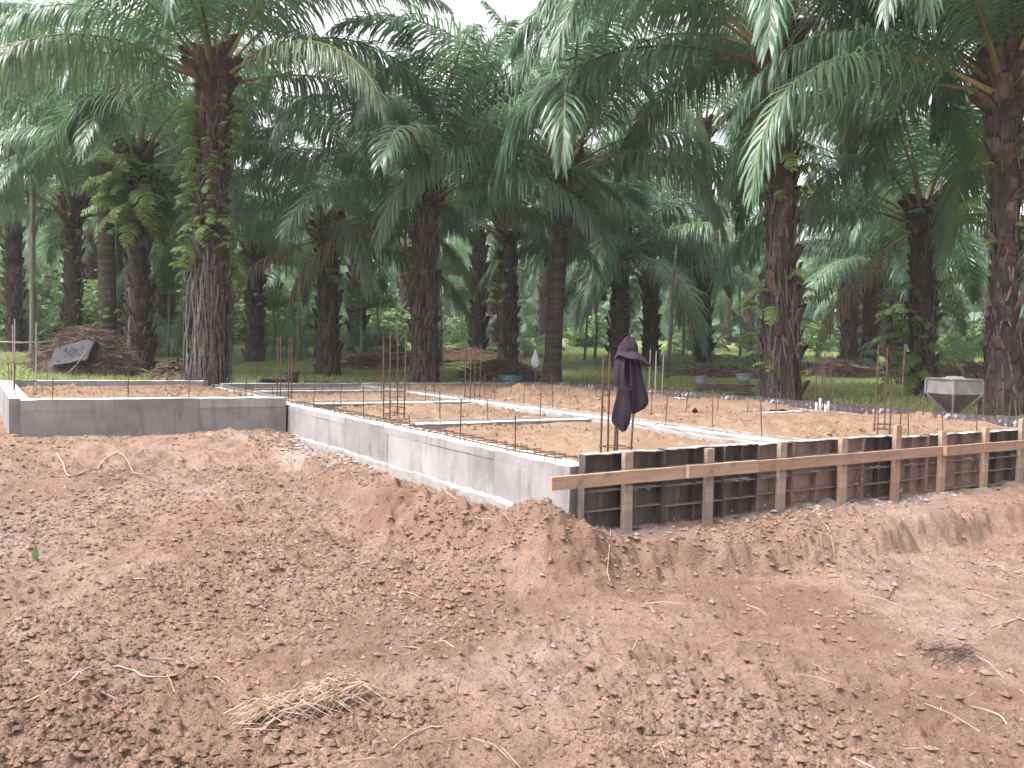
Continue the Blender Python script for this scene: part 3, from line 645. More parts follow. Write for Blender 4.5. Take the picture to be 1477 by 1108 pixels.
def rail(px0, px1, z0, z1, vv, mt, label, h=.088, th=.035):
    u0, u1 = u_of(px0, vv), u_of(px1, vv); L = u1 - u0
    m = MB(); n = 8
    for k in range(n + 1):
        x = L * k / n; z = (z1 - z0) * k / n + FW.uniform(-.002, .002)
        m.v += [(x, 0, z), (x, th, z), (x, th, z + h), (x, 0, z + h)]
        if k:
            b = 4 * k; a = b - 4
            for q in range(4): m.f.append((a + q, b + q, b + (q + 1) % 4, a + (q + 1) % 4)); m.m.append(0)
    m.f += [(0, 3, 2, 1)[::-1], (4 * n, 4 * n + 1, 4 * n + 2, 4 * n + 3)[::-1]]; m.m += [0, 0]
    o = m.build('timber_rail', MAT[mt], None, loc=W(u0, vv, z0), rz=TH); tag(o, label, 'timber', 'rails nailed along the forms')
rail(796, 1012, -.205, -.20, -.165, 'wood', 'pale timber rail whose sawn end sticks out past the concrete corner')
rail(993, 1094, -.195, -.195, -.202, 'wood', 'short pale splice board nailed over the rail near the second stake', .092)
rail(1086, 1372, -.20, -.195, -.165, 'woodred', 'long reddish timber rail across the middle of the forms')
rail(1365, 1560, -.19, -.195, -.202, 'woodred', 'reddish timber rail running out of the right edge', .09)

# ------------------------------------------------------------------ column reinforcement
def column(px, py, z, rods, label, mat='rust', ties=(), w=.16, z0=None):
    """rods: (dx, dy, top height); ties: heights of stirrups"""
    c = at(px, py, z); t = empty('column_rebar', (c.x, c.y, z), TH); tag(t, label, 'rebar', 'column starter bars')
    for dx, dy, h in rods:
        m = MB(); l = Vector((random.uniform(-.02, .02), random.uniform(-.02, .02), 0)); m.tube([(dx, dy, -.08), Vector((dx, dy, h * .5)) + l * .6, Vector((dx, dy, h)) + l], .0085, 6); m.build('rod', MAT[mat], t)
    for h in ties:
        m = MB(); e = w / 2 + .012; m.tube([(-e, -e, h), (e, -e, h), (e, e, h), (-e, e, h), (-e, -e, h + .008)], .005, 4); m.build('tie', MAT['rust'], t)
    return t
def sq(w, *h): return [(-w / 2, -w / 2, h[0]), (w / 2, -w / 2, h[1]), (w / 2, w / 2, h[2]), (-w / 2, w / 2, h[3])]
column(36, 560, 0, sq(.26, .95, .9, .92, .88), 'bundle of pale rods at the far left corner of the block', 'greybar', (.1,), .26)
column(302, 554, -.02, sq(.14, .95, .95, .9, .9), 'pair of dark rods at the back right of the left block', 'rust', (.05,), .14)
column(410, 577, ZI, sq(.16, .92, .90, .9, .88), 'rods where the left block meets the long grey beam', 'rust', (.06, .2), .16)
column(568, 603, ZI, sq(.17, .98, 1.0, .95, .92), 'tall rusty rods standing halfway along the left beam', 'rust', (.05, .12, .3), .17)
column(681, 577, ZI, sq(.17, .82, .85, .85, .8), 'rusty rod cage at the inner beam crossing', 'rust', (.05, .25, .50, .78), .17)
column(888, 652, ZI, sq(.17, .86, .86, .84, .78) + [(.0, .1, .8)], 'rods at the near corner carrying the hanging sun hat', 'rust', (.04,), .17)
column(945, 570, -.05, sq(.16, .78, .75, .7, .8), 'rods far behind the hanging hat at the back of the house', 'greybar', (.04, .1), .16)
column(1186, 590, ZI, sq(.16, .86, .84, .80, .5), 'rods beside white pipe stubs on the right side', 'rust', (.05,), .16)
column(1279, 626, ZI, sq(.18, .50, .96, .93, .95), 'tall brown rods behind the fifth stake', 'rust', (.05, .1), .18)
# white pipe stubs
pb = at(1184, 592, ZI)
for k, (dx, dy, h) in enumerate([(-.07, 0, .14), (0, .04, .20), (.06, -.02, .11), (.12, .03, .16)]):
    m = MB(); m.lathe([(.018, 0), (.018, h), (.014, h), (.014, h - .05)], 10); m.lathe([(.022, h - .05), (.022, h - .01)], 10)
    o = m.build('pipe_stub', MAT['pvc'], None, loc=(pb.x + dx, pb.y + dy, pb.z - .02)); tag(o, ['leftmost', 'tallest', 'shortest', 'rightmost'][k] + ' white plastic pipe stub rising beside the right side forms', 'pipe', 'pipe stubs')

# ------------------------------------------------------------------ sun hat with neck cloth on the rods
def sun_hat():
    c = W(.30, .12, 0); c = aty(905, 520, c.y)          # centre of the head opening
    t = empty('sun_hat', c, R(-12)); tag(t, 'faded dark cloth sun hat with long neck flap hanging on the rods', 'hat')
    NA = 36
    # crown: pointed, slumped dome
    m = MB(); prof = [(.070, .0), (.070, .03), (.060, .060), (.044, .085), (.024, .105), (.008, .114)]
    for i, (r, z) in enumerate(prof):
        for k in range(NA):
            a = 2 * math.pi * k / NA; rr = r * (1 + .06 * math.sin(3 * a + i) + .04 * math.sin(7 * a))
            m.v.append((rr * math.cos(a) * .95 + .0, rr * math.sin(a) * 1.1, z + .01 * math.sin(2 * a + 1)))
    for i in range(len(prof) - 1):
        for k in range(NA): m.f.append((i * NA + k, i * NA + (k + 1) % NA, (i + 1) * NA + (k + 1) % NA, (i + 1) * NA + k)); m.m.append(0)
    b = (len(prof) - 1) * NA; m.v.append((0, 0, .118)); 
    for k in range(NA): m.f.append((b + k, b + (k + 1) % NA, len(m.v) - 1)); m.m.append(0)
    cr_ = m.build('crown', MAT['cloth'], t, True)
    cr_.rotation_euler = (R(8), R(12), 0); cr_.location = (-.005, 0, .055)
    # brim: sloping down, widest to the right and front
    m = MB(); NR = 5
    for i in range(NR + 1):
        for k in range(NA):
            a = 2 * math.pi * k / NA; ext = .022 + .075 * max(0, math.cos(a - R(-25))) ** 1.3
            f = i / NR; r = .069 + ext * f; droop = -.015 - .075 * max(0, math.cos(a - R(-10))) - .035 * max(0, math.cos(a - R(190)))
            m.v.append((r * math.cos(a), r * math.sin(a) * 1.05, droop * f ** 1.1 + .012 * math.sin(5 * a) * f))
    for i in range(NR):
        for k in range(NA): m.f.append((i * NA + k, i * NA + (k + 1) % NA, (i + 1) * NA + (k + 1) % NA, (i + 1) * NA + k)); m.m.append(0)
    br = m.build('brim', MAT['cloth'], t, True); br.location = (0, 0, .060)
    so_ = br.modifiers.new('thick', 'SOLIDIFY'); so_.thickness = .006
    # hanging cloth sheets: rows from the hat down
    def sheet(name, rows, amp, seed, nseg=12):
        rr = random.Random(seed); m = MB()
        for i, (x0, x1, y0, y1, z) in enumerate(rows):
            for k in range(nseg + 1):
                f = k / nseg
                fold = amp * (.4 + .6 * i / len(rows)) * math.sin(f * math.pi * 3 + seed + .3 * i)
                m.v.append((x0 + (x1 - x0) * f, y0 + (y1 - y0) * f + fold, z + .006 * math.sin(4 * f + seed)))
        for i in range(len(rows) - 1):
            for k in range(nseg): a = i * (nseg + 1) + k; m.f.append((a, a + 1, a + nseg + 2, a + nseg + 1)); m.m.append(0)
        o = m.build(name, MAT['cloth'], t, True); s = o.modifiers.new('thick', 'SOLIDIFY'); s.thickness = .004
        s2 = o.modifiers.new('sub', 'SUBSURF'); s2.levels = 1; s2.render_levels = 2
        return o
    # left cheek flap, ends in a rounded tab
    sheet('cheek_flap', [(-.082, -.005, -.03, -.055, .05), (-.090, -.012, -.055, -.08, -.04), (-.092, -.012, -.05, -.085, -.12), (-.085, -.016, -.05, -.08, -.17), (-.065, -.024, -.05, -.07, -.195)], .008, 1)
    # back sheet behind, dark inside
    sheet('back_flap', [(-.075, .075, .05, .05, .05), (-.07, .11, .06, .05, -.10), (-.05, .12, .05, .03, -.20), (-.02, .13, .04, .02, -.30), (.02, .135, .03, .01, -.345)], .014, 2)
    # right drape: wide, lower edge slanting
    sheet('right_drape', [(.012, .07, -.05, -.035, .04), (.028, .105, -.065, -.045, -.11), (.03, .140, -.07, -.03, -.20), (.03, .162, -.065, -.03, -.28), (.03, .158, -.06, -.03, -.325), (.032, .075, -.06, -.03, -.375)], .012, 3)
    # left long tail
    sheet('neck_tail', [(-.055, .030, -.07, -.085, -.19), (-.066, .030, -.075, -.09, -.25), (-.082, .036, -.07, -.09, -.32), (-.096, .046, -.07, -.085, -.39), (-.100, .040, -.06, -.08, -.44), (-.05, .024, -.06, -.07, -.480), (-.022, .010, -.06, -.065, -.505)], .008, 4)
    # knotted tie string
    m = MB(); m.tube([(-.06, -.095, -.188), (-.01, -.108, -.198), (.02, -.112, -.192), (.045, -.105, -.180)], .007, 6); m.tube([(.028, -.112, -.165), (.05, -.116, -.18), (.045, -.116, -.205), (.025, -.112, -.20), (.022, -.112, -.18), (.034, -.114, -.175)], .008, 6)
    m.build('tie_string', MAT['cloth'], t)
sun_hat()

# ------------------------------------------------------------------ palms
LEAFMATS = [MAT['leaf'], MAT['rachis']]
def frond_mesh(e0, bend, L=5.6, nl=105, seed=0, mats=None, wid=.038, pet=.16, droop=.30, nseg=3, twist=0):
    r2 = np.random.default_rng(seed); NS = 26
    s = np.linspace(0, 1, NS); el = np.maximum(R(e0) - R(bend) * s ** 1.55, R(-82))
    az = R(r2.uniform(-16, 16)) * s ** 1.5
    dx, dy, dz = np.cos(el) * np.cos(az), np.cos(el) * np.sin(az), np.sin(el)
    T = np.stack([dx, dy, dz], -1); P = np.concatenate([[[0, 0, 0]], np.cumsum((T[1:] + T[:-1]) / 2 * (L / (NS - 1)), 0)])
    # leaflets
    n = nl * 2; sl = pet + (1 - pet) * (np.repeat(np.linspace(0, 1, nl), 2) ** .92); sl = np.clip(sl + r2.uniform(-.004, .004, n), 0, .998)
    side = np.tile([1., -1.], nl)
    ip = lambda A: np.stack([np.interp(sl, s, A[:, k]) for k in range(3)], -1)
    p0, t = ip(P), ip(T); t /= np.linalg.norm(t, axis=1)[:, None]
    tw = twist * sl
    upv = np.array([0, 0, 1.]); B = np.cross(t, upv); bad = np.linalg.norm(B, axis=1) < .12
    B[bad] = np.array([0, -1., 0]); B /= np.linalg.norm(B, axis=1)[:, None]; N = np.cross(B, t)
    q = np.clip((sl - pet) / (1 - pet), 0, 1)
    ang = R(1) * (72 - 44 * q ** 1.4 + r2.uniform(-9, 9, n)); rank = R(1) * (r2.choice([-18, 8, 30], n) + r2.uniform(-9, 9, n)) + tw * side
    ll = (.35 + .75 * np.sin(np.pi * np.clip(q * .86 + .16, 0, 1)) ** .8) * (L / 5.6) * .92 * r2.uniform(.85, 1.1, n); ll = np.where(q < .05, ll * .5, ll)
    d = np.cos(ang)[:, None] * t + np.sin(ang)[:, None] * (side[:, None] * B * np.cos(rank)[:, None] + N * np.sin(rank)[:, None])
    pts = [p0]; dirs = [d]; g = droop * r2.uniform(.6, 1.5, n)
    for k in range(nseg):
        d = d + np.array([0, 0, -1.])[None] * (g * (1.0 + .9 * k))[:, None]; d /= np.linalg.norm(d, axis=1)[:, None]
        pts.append(pts[-1] + d * (ll / nseg)[:, None]); dirs.append(d)
    wprof = {3: [.55, 1., .85, 0], 4: [.5, 1, 1, .7, 0], 2: [.7, 1, 0]}[nseg]; Vs = []; 
    for k in range(nseg + 1):
        wv = t - (t * dirs[k]).sum(1)[:, None] * dirs[k]; wl = np.linalg.norm(wv, axis=1)[:, None]; wv = np.where(wl > .05, wv / np.maximum(wl, .05), N)
        w = wid * (L / 5.6) * wprof[k] / 2
        if k < nseg: Vs += [pts[k] - wv * w, pts[k] + wv * w]
        else: Vs += [pts[k]]
    m = 2 * nseg + 1; V = np.stack(Vs, 1); base = np.arange(n) * m
    F4 = []; 
    for k in range(nseg - 1): F4.append(np.stack([base + 2 * k, base + 2 * k + 1, base + 2 * k + 3, base + 2 * k + 2], -1))
    F3 = np.stack([base + 2 * nseg - 2, base + 2 * nseg - 1, base + 2 * nseg], -1)
    V = V.reshape(-1, 3); F4 = np.concatenate(F4)
    # rachis: tapered four-sided
    rb = len(V); rad = np.interp(s, [0, .06, .2, .6, 1], [.085, .055, .034, .020, .005]) * (L / 5.6)
    Bs = np.cross(T, upv); Bs[np.linalg.norm(Bs, axis=1) < .05] = (0, -1, 0); Bs /= np.linalg.norm(Bs, axis=1)[:, None]; Ns = np.cross(Bs, T)
    ring = np.stack([P + Bs * rad[:, None], P + Ns * rad[:, None] * .7, P - Bs * rad[:, None], P - Ns * rad[:, None] * .7], 1).reshape(-1, 3)
    i, j = np.meshgrid(np.arange(NS - 1), np.arange(4), indexing='ij')
    RQ = (rb + np.stack([i * 4 + j, i * 4 + (j + 1) % 4, (i + 1) * 4 + (j + 1) % 4, (i + 1) * 4 + j], -1)).reshape(-1, 4)
    V = np.concatenate([V, ring]); mi = [0] * (len(F3) + len(F4)) + [1] * len(RQ)
    return mk('frond', V, [F3.astype(np.int32), np.concatenate([F4, RQ]).astype(np.int32)], mats or LEAFMATS, False, mi)
CLASSES = [(82, 55), (68, 88), (52, 108), (36, 108), (18, 96), (0, 80), (-20, 60), (-42, 38)]
FR = {c: [frond_mesh(e + dv, b + 6 * dv, 5.6, 150, 10 * c + k, droop=.24 + .07 * k) for k, dv in enumerate((-4, 3, 0))] for c, (e, b) in enumerate(CLASSES)}
FROLD = {c: [frond_mesh(e, b, 5.4, 135, 300 + c + k, [MAT['leafold'], MAT['rachis']], droop=.45) for k in range(2)] for c, (e, b) in enumerate(CLASSES)}
FRDRY = [frond_mesh(e, b, 5.2, 90, 900 + k, [MAT['dryleaf'], MAT['rachis']], droop=.7) for k, (e, b) in enumerate(((-12, 75), (-30, 55)))]
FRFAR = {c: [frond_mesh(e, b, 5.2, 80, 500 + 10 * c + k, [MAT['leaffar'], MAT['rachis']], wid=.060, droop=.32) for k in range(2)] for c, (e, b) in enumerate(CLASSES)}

def trunk_mesh(H, prof, seed, mat, lean=(0, 0), nz=44, na=20, amp=.05):
    r2 = random.Random(seed); m = MB(); hs_ = [p[0] for p in prof]; rs = [p[1] for p in prof]
    zz = np.linspace(0, H, nz)
    A = np.linspace(0, 2 * math.pi, na + 1)[:-1]
    AA, ZZ = np.meshgrid(A, zz); rr = np.interp(ZZ / H, hs_, rs)
    nn = fbm(np.cos(AA) * 1.4 + seed * 3.1 + ZZ * .35, np.sin(AA) * 1.4 + ZZ * 2.6, .6, 3, seed)
    rr = rr * (1 + 2.2 * amp * nn); fl = 1 + .25 * np.exp(-ZZ / .28); rr = rr * fl
    X = rr * np.cos(AA) + lean[0] * (ZZ / H) ** 1.3; Y = rr * np.sin(AA) + lean[1] * (ZZ / H) ** 1.3
    V = np.stack([X, Y, ZZ - .12], -1).reshape(-1, 3)
    i, j = np.meshgrid(np.arange(nz - 1), np.arange(na), indexing='ij')
    Q = np.stack([i * na + j, i * na + (j + 1) % na, (i + 1) * na + (j + 1) % na, (i + 1) * na + j], -1).reshape(-1, 4)
    V = np.concatenate([V, [[lean[0], lean[1], H]]]); j = np.arange(na); T3 = np.stack([(nz - 1) * na + j, (nz - 1) * na + (j + 1) % na, np.full(na, len(V) - 1)], -1)
    return mk('trunk', V, [T3.astype(np.int32), Q.astype(np.int32)], (mat,), True)
def boots_mesh(H, prof, seed, z0, z1, step=.085, lean=(0, 0), size=1.0, out=.13):
    """old leaf bases set in a spiral"""
    r2 = random.Random(seed); m = MB(); z = z0; a = 0
    hs_ = [p[0] for p in prof]; rs = [p[1] for p in prof]
    while z < z1:
        for _ in range(2):
            a += 2.39996; rr = float(np.interp(z / H, hs_, rs)) * 1.02; aa = a + r2.uniform(-.2, .2)
            f = (max(z, 0) / H) ** 1.3
            er = Vector((math.cos(aa), math.sin(aa), 0)); et = Vector((-math.sin(aa), math.cos(aa), 0)); c = er * (rr - .03) + Vector((lean[0] * f, lean[1] * f, z + r2.uniform(-.04, .04)))
            w = .085 * size * r2.uniform(.6, 1.35); h = .27 * size * r2.uniform(.6, 1.35); o_ = out * size * r2.uniform(.4, 1.4); sk = et * r2.uniform(-.06, .06)
            p = [c - et * w, c + et * w, c + er * (o_ * .45) + et * w * .5 + Vector((0, 0, h * .25)), c + er * (o_ * .45) - et * w * .5 + Vector((0, 0, h * .25)),
                 c + er * o_ + et * w * .75 + Vector((0, 0, h)) + sk, c + er * o_ - et * w * .75 + Vector((0, 0, h * r2.uniform(.8, 1.1))) + sk, c + er * (o_ * .5) + et * w * .8 + Vector((0, 0, h * .95)) + sk, c + er * (o_ * .5) - et * w * .8 + Vector((0, 0, h * .9)) + sk]
            m.add(p, [(0, 1, 2, 3), (3, 2, 4, 5), (5, 4, 6, 7), (1, 6, 4, 2), (0, 3, 5, 7), (0, 7, 6, 1)])
        z += step * r2.uniform(.7, 1.3)
    return m.mesh('leaf_bases', MAT['boots'])
def strands_mesh(H, prof, seed, z0, z1, n, ln=(.3, 1.1), wid=.012, lean=(0, 0), off=.05, mat='fibre'):
    r2 = random.Random(seed); m = MB(); hs_ = [p[0] for p in prof]; rs = [p[1] for p in prof]
    for _ in range(n):
        a = r2.uniform(0, 6.283); z = r2.uniform(z0, z1); L = r2.uniform(*ln); w = wid * r2.uniform(.5, 1.4); pts = []
        da = r2.uniform(-.6, .6); oo = off * r2.uniform(.3, 1.5)
        for k in range(4):
            zz = z - L * k / 3; rr = float(np.interp(max(zz, 0) / H, hs_, rs)) + oo * (1 if k else .3); aa = a + da * k / 3 + r2.uniform(-.05, .05); f = (max(zz, 0) / H) ** 1.3
            pts.append((rr * math.cos(aa) + lean[0] * f, rr * math.sin(aa) + lean[1] * f, max(zz, -.1), aa))
        V = []
        for (x, y, zz, aa) in pts: V += [(x - w * math.sin(aa), y + w * math.cos(aa), zz), (x + w * math.sin(aa), y - w * math.cos(aa), zz)]
        m.add(V, [(0, 1, 3, 2), (2, 3, 5, 4), (4, 5, 7, 6)])
    return m.mesh('hanging_fibres', MAT[mat])
def fern_leaf(seed, L=.62, nl=13, drop=70, wid=.042):
    r2 = np.random.default_rng(seed); m = MB(); P = []; p = Vector((0, 0, 0))
    for k in range(nl + 1):
        f = k / nl; e = R(35 - (drop + 20) * f ** 1.1); P.append((p.copy(), Vector((math.cos(e), 0, math.sin(e))))); p = p + Vector((math.cos(e), 0, math.sin(e))) * (L / nl)
    for k in range(nl):
        a, b = P[k][0], P[k + 1][0]; m.add([a + Vector((0, .006, 0)), a - Vector((0, .006, 0)), b - Vector((0, .005, 0)), b + Vector((0, .005, 0))], [(0, 1, 2, 3)])
        f = k / nl; ln = L * .25 * math.sin(math.pi * (.18 + .80 * f)) ** .7
        for sd in (1, -1):
            d = Vector((.35, sd, -.25 + float(r2.uniform(-.3, .25)))).normalized(); c = P[k][0]; w = P[k][1] * wid * (L / .62) * .5
            e1 = c + d * ln * .55 + Vector((0, 0, -.01)); e2 = c + d * ln + Vector((0, 0, -.05 * ln / .15))
            m.add([c - w * .6, c + w * .6, e1 + w, e1 - w, e2], [(0, 1, 2, 3), (3, 2, 4)])
    return m.mesh('fern_leaf', MAT['fern'])
FERNS = [fern_leaf(k, .62 + .1 * k, 13, 60 + 20 * k) for k in range(3)]
FERNB = [fern_leaf(10 + k, .55, 5, 70, .11) for k in range(2)]     # broad strap leaves

PI_IDX = [0]
def palm(px, py, Y, topy, prof, label, n=30, seed=None, kind='boots', lean_px=0, scale=1.0, frset=None, group=None, boot_range=(0, 1), fibres=0, rz0=None, classes=None, far=False, zoff=0, cmax=4.7):
    PI_IDX[0] += 1; seed = seed if seed is not None else PI_IDX[0] * 13
    r2 = random.Random(seed)
    b = aty(px, py, Y); tpt = aty(px + lean_px, topy, Y)
    zg = float(hgt(np.array([b.x]), np.array([Y]))[0]); H = tpt.z - zg + zoff
    t = empty('oil_palm', (b.x, Y, zg)); tag(t, label, 'palm tree', group or 'oil palms')
    lean = (tpt.x - b.x, r2.uniform(-.15, .15))
    prof = [(p_, r_ * .88) for p_, r_ in prof]
    ob('trunk', trunk_mesh(H, prof, seed, MAT['ringtrunk'] if kind == 'ring' else MAT['trunk'], lean, nz=30 if far else 60, na=14 if far else 24), t)
    if boot_range: 
        bz = [(boot_range[0] * H, boot_range[1] * H)] if not isinstance(boot_range[0], tuple) else [(p * H, q * H) for p, q in boot_range]
        for z0, z1 in bz: tag(ob('leaf_bases', boots_mesh(H, prof, seed + int(z0 * 7), z0, z1, .10 if not far else .16, lean, 1.0 if not far else 1.3), t), kind='stuff')
    # dense cut stubs under the crown
    tag(ob('leaf_bases', boots_mesh(H, prof, seed + 5, H - .75, H - .02, .055 if not far else .14, lean, 1.35, .2), t), kind='stuff')
    if fibres: tag(ob('hanging_fibres', strands_mesh(H, prof, seed + 3, .4, H, fibres, lean=lean), t), kind='stuff')
    FS = frset or FR; a = rz0 if rz0 is not None else r2.uniform(0, 6.28); off = float(prof[-1][1]) * .55
    for k in range(n):
        f = k / max(1, n - 1); a += 2.39996 + r2.uniform(-.18, .18)
        ci = cmax * f ** .85
        ci = int(min(len(CLASSES) - 1, max(0, ci + r2.uniform(-.45, .45) + .25)))
        if classes: ci = classes[k % len(classes)]
        S = FROLD if (not far and frset is None and ci >= 4 and r2.random() < .35) else FS
        me = r2.choice(S[ci]); sc = scale * r2.uniform(.86, 1.08) * (.72 if ci == 0 else 1)
        ob('frond', me, t, loc=(lean[0] + off * math.cos(a), lean[1] + off * math.sin(a), H - .05 - .45 * f), rot=(r2.uniform(-.10, .10), r2.uniform(-.10, .10), a), scale=sc)
    if not far and seed in (95, 131, 187):
        for k in range(1 + seed % 3 % 2):
            a = r2.uniform(0, 6.28); ob('frond', FRDRY[k % 2], t, loc=(lean[0] + off * math.cos(a), lean[1] + off * math.sin(a), H - .55), rot=(0, 0, a), scale=scale * r2.uniform(.7, .9))['label'] = 'withered brown frond'
    return t, (b.x, Y, zg), H, lean
def ferns_on(pinfo, prof, zr, n, label, seed, broad=.25, sc=1.0, vines=0):
    t, base, H, lean = pinfo; r2 = random.Random(seed)
    e = empty('epiphytic_fern', (base[0], base[1], base[2] + zr[0] * H)); tag(e, label, 'fern', 'ferns growing on palm trunks')
    hs_ = [p[0] for p in prof]; rs = [p[1] for p in prof]
    for k in range(n):
        f = r2.uniform(*zr); a = r2.uniform(0, 6.283); rr = float(np.interp(f, hs_, rs)) * .95; lf = f ** 1.3
        me = r2.choice(FERNB if r2.random() < broad else FERNS)
        ob('fern_leaf', me, e, loc=(rr * math.cos(a) + lean[0] * lf, rr * math.sin(a) + lean[1] * lf, (f - zr[0]) * H), rot=(r2.uniform(-.4, .4), r2.uniform(-.3, .5), a + r2.uniform(-.5, .5)), scale=sc * r2.uniform(.6, 1.15))

PA = [(0, .37), (.12, .35), (.30, .36), (.42, .34), (.52, .31), (.75, .29), (.92, .33), (1, .33)]
pA = palm(300, 545, 16.2, 88, PA, 'largest palm on the left, its thick trunk hung with ferns and grey roots', 31, 21, scale=.98, cmax=4.5, fibres=300, lean_px=12)
ferns_on(pA, PA, (.36, .88), 170, 'ferns covering the upper trunk of the largest left palm', 31, .3, .72)
tag(ob('hanging_roots', strands_mesh(pA[2], PA, 77, .6, 2.6, 220, (.6, 1.8), .014, pA[3], .09), pA[0]), kind='stuff')
PB = [(0, .40), (.1, .38), (.2, .36), (.33, .37), (.36, .27), (.45, .26), (.6, .30), (.8, .30), (.9, .33), (1, .32)]
pB = palm(1127, 570, 15.2, 55, PB, 'large dark palm right of centre with a swollen shaggy lower trunk', 36, 45, scale=1.08, cmax=4.7, fibres=260, lean_px=-8)
ferns_on(pB, PB, (.56, .80), 26, 'few ferns on the upper trunk of the large palm right of centre', 32, .4, 1.15)
ferns_on(pB, PB, (.08, .14), 9, 'leafy sprig near the foot of the large palm right of centre', 33, .9, .6)
PC = [(0, .34), (.12, .31), (.22, .28), (.26, .20), (.5, .175), (.62, .22), (.8, .23), (1, .26)]
pC = palm(1447, 602, 12.6, 85, PC, 'palm at the right edge with buttressed dark foot behind the hopper', 27, 62, scale=.95, cmax=4.4, fibres=120, lean_px=10)
PD = [(0, .34), (.14, .33), (.40, .33), (.43, .23), (.66, .22), (.75, .28), (1, .27)]
pD = palm(203, 545, 20.5, 215, PD, 'palm with a bright green skirt of ferns beside the tarp', 22, 83, scale=.9, cmax=4.2, fibres=60, lean_px=-6)
ferns_on(pD, PD, (.62, .95), 110, 'bright green fern skirt around the palm beside the tarp', 34, .15, 1.5)
PE = [(0, .36), (.2, .34), (.5, .33), (.6, .28), (1, .29)]
pE = palm(612, 552, 19.2, 262, PE, 'straight shaggy palm left of the picture centre', 25, 95, scale=.94, cmax=4.2, fibres=320)
ferns_on(pE, PE, (.50, .62), 10, 'small ferns halfway up the shaggy centre palm', 35, .2, .7)
PF = [(0, .36), (.08, .30), (.16, .25), (.3, .225), (.68, .205), (.74, .31), (.86, .29), (.95, .22), (1, .22)]
pF = palm(795, 552, 20.2, 222, PF, 'palm with smooth ringed lower trunk standing beside the white bag', 26, 107, scale=1.12, cmax=4.1, kind='ring', boot_range=(.70, 1.0), lean_px=22)
ferns_on(pF, PF, (.76, .96), 34, 'drooping ferns under the crown of the ringed centre palm', 36, .1, 1.35)
PG = [(0, .32), (.3, .30), (1, .28)]
pG = palm(733, 530, 26, 318, PG, 'palm directly behind the brushwood heap', 22, 119, scale=.9, cmax=4.6, fibres=160)
ferns_on(pG, PG, (.4, .95), 26, 'sparse ferns on the palm behind the brushwood heap', 51, .3, .8)
pH = palm(473, 548, 21.5, 318, [(0, .33), (.4, .30), (1, .26)], 'slim dark palm between the largest left palm and the shaggy centre palm', 22, 131, scale=.85, fibres=80)
ferns_on(pH, [(0, .33), (.4, .30), (1, .26)], (.6, .97), 22, 'ferns along the slim dark palm left of centre', 37, .5, .8)
pI = palm(367, 528, 27, 362, [(0, .33), (1, .27)], 'short leafy palm just right of the largest left palm', 20, 143, fibres=40)
ferns_on(pI, [(0, .33), (1, .27)], (.2, .8), 26, 'creeper leaves on the short palm beside the largest left palm', 38, .8, .7)
pJ = palm(104, 520, 26, 290, [(0, .30), (.9, .26), (1, .3)], 'palm on the left behind the tarp with orange fruit under its crown', 20, 151, fibres=30)
pL = palm(898, 520, 27.5, 350, [(0, .34), (.25, .32), (.3, .24), (1, .24)], 'palm behind the hanging hat', 20, 163, kind='ring', boot_range=(0, .3))
pM = palm(938, 528, 28.5, 392, [(0, .32), (1, .26)], 'short palm just right of the one behind the hat', 20, 175)
PN = [(0, .36), (.25, .30), (.6, .30), (1, .27)]
pN = palm(1330, 566, 19.2, 296, PN, 'fern covered palm behind the hopper', 22, 187, fibres=160)
ferns_on(pN, PN, (.12, .60), 46, 'ferns along the trunk of the palm behind the hopper', 39, .3, 1.15); ferns_on(pN, PN, (.78, .98), 22, 'yellow green ferns high on the palm behind the hopper', 40, .3, 1.05)
pO = palm(1292, 535, 26, 372, [(0, .32), (.5, .22), (1, .24)], 'thin dark palm left of the fern covered one behind the hopper', 20, 199)
ferns_on(pO, [(0, .32), (.5, .22), (1, .24)], (.25, .6), 16, 'ferns on the thin dark palm left of the hopper', 41, .2, 1.0)
ferns_on(pJ, [(0, .30), (1, .28)], (.1, .9), 30, 'small ferns on the fruiting palm behind the tarp', 52, .4, .7)
ferns_on(pL, [(0, .30), (1, .22)], (.3, .95), 22, 'small ferns on the palm behind the hanging hat', 53, .4, .7)
ferns_on(pC, PC, (.45, .85), 22, 'ferns on the upper trunk of the right edge palm', 54, .3, .8)
ferns_on(pB, PB, (.15, .36), 22, 'ferns down the right side of the swollen trunk right of centre', 55, .2, .9)
for a_ in [(690, 520, 31, 235, 'tall palm crown rising between the two centre palms'), (1015, 512, 30, 180, 'tall palm crown left of the large palm right of centre'),
           (1225, 512, 28, 215, 'tall palm crown right of the large palm'), (20, 520, 28, 190, 'tall palm crown at the left edge'), (240, 520, 31, 215, 'tall palm crown between the fern skirted and largest left palms')]:
    palm(*a_[:4], [(0, .30), (1, .26)], a_[4], 18, None, cmax=4.2, frset=FRFAR, far=True, fibres=40)
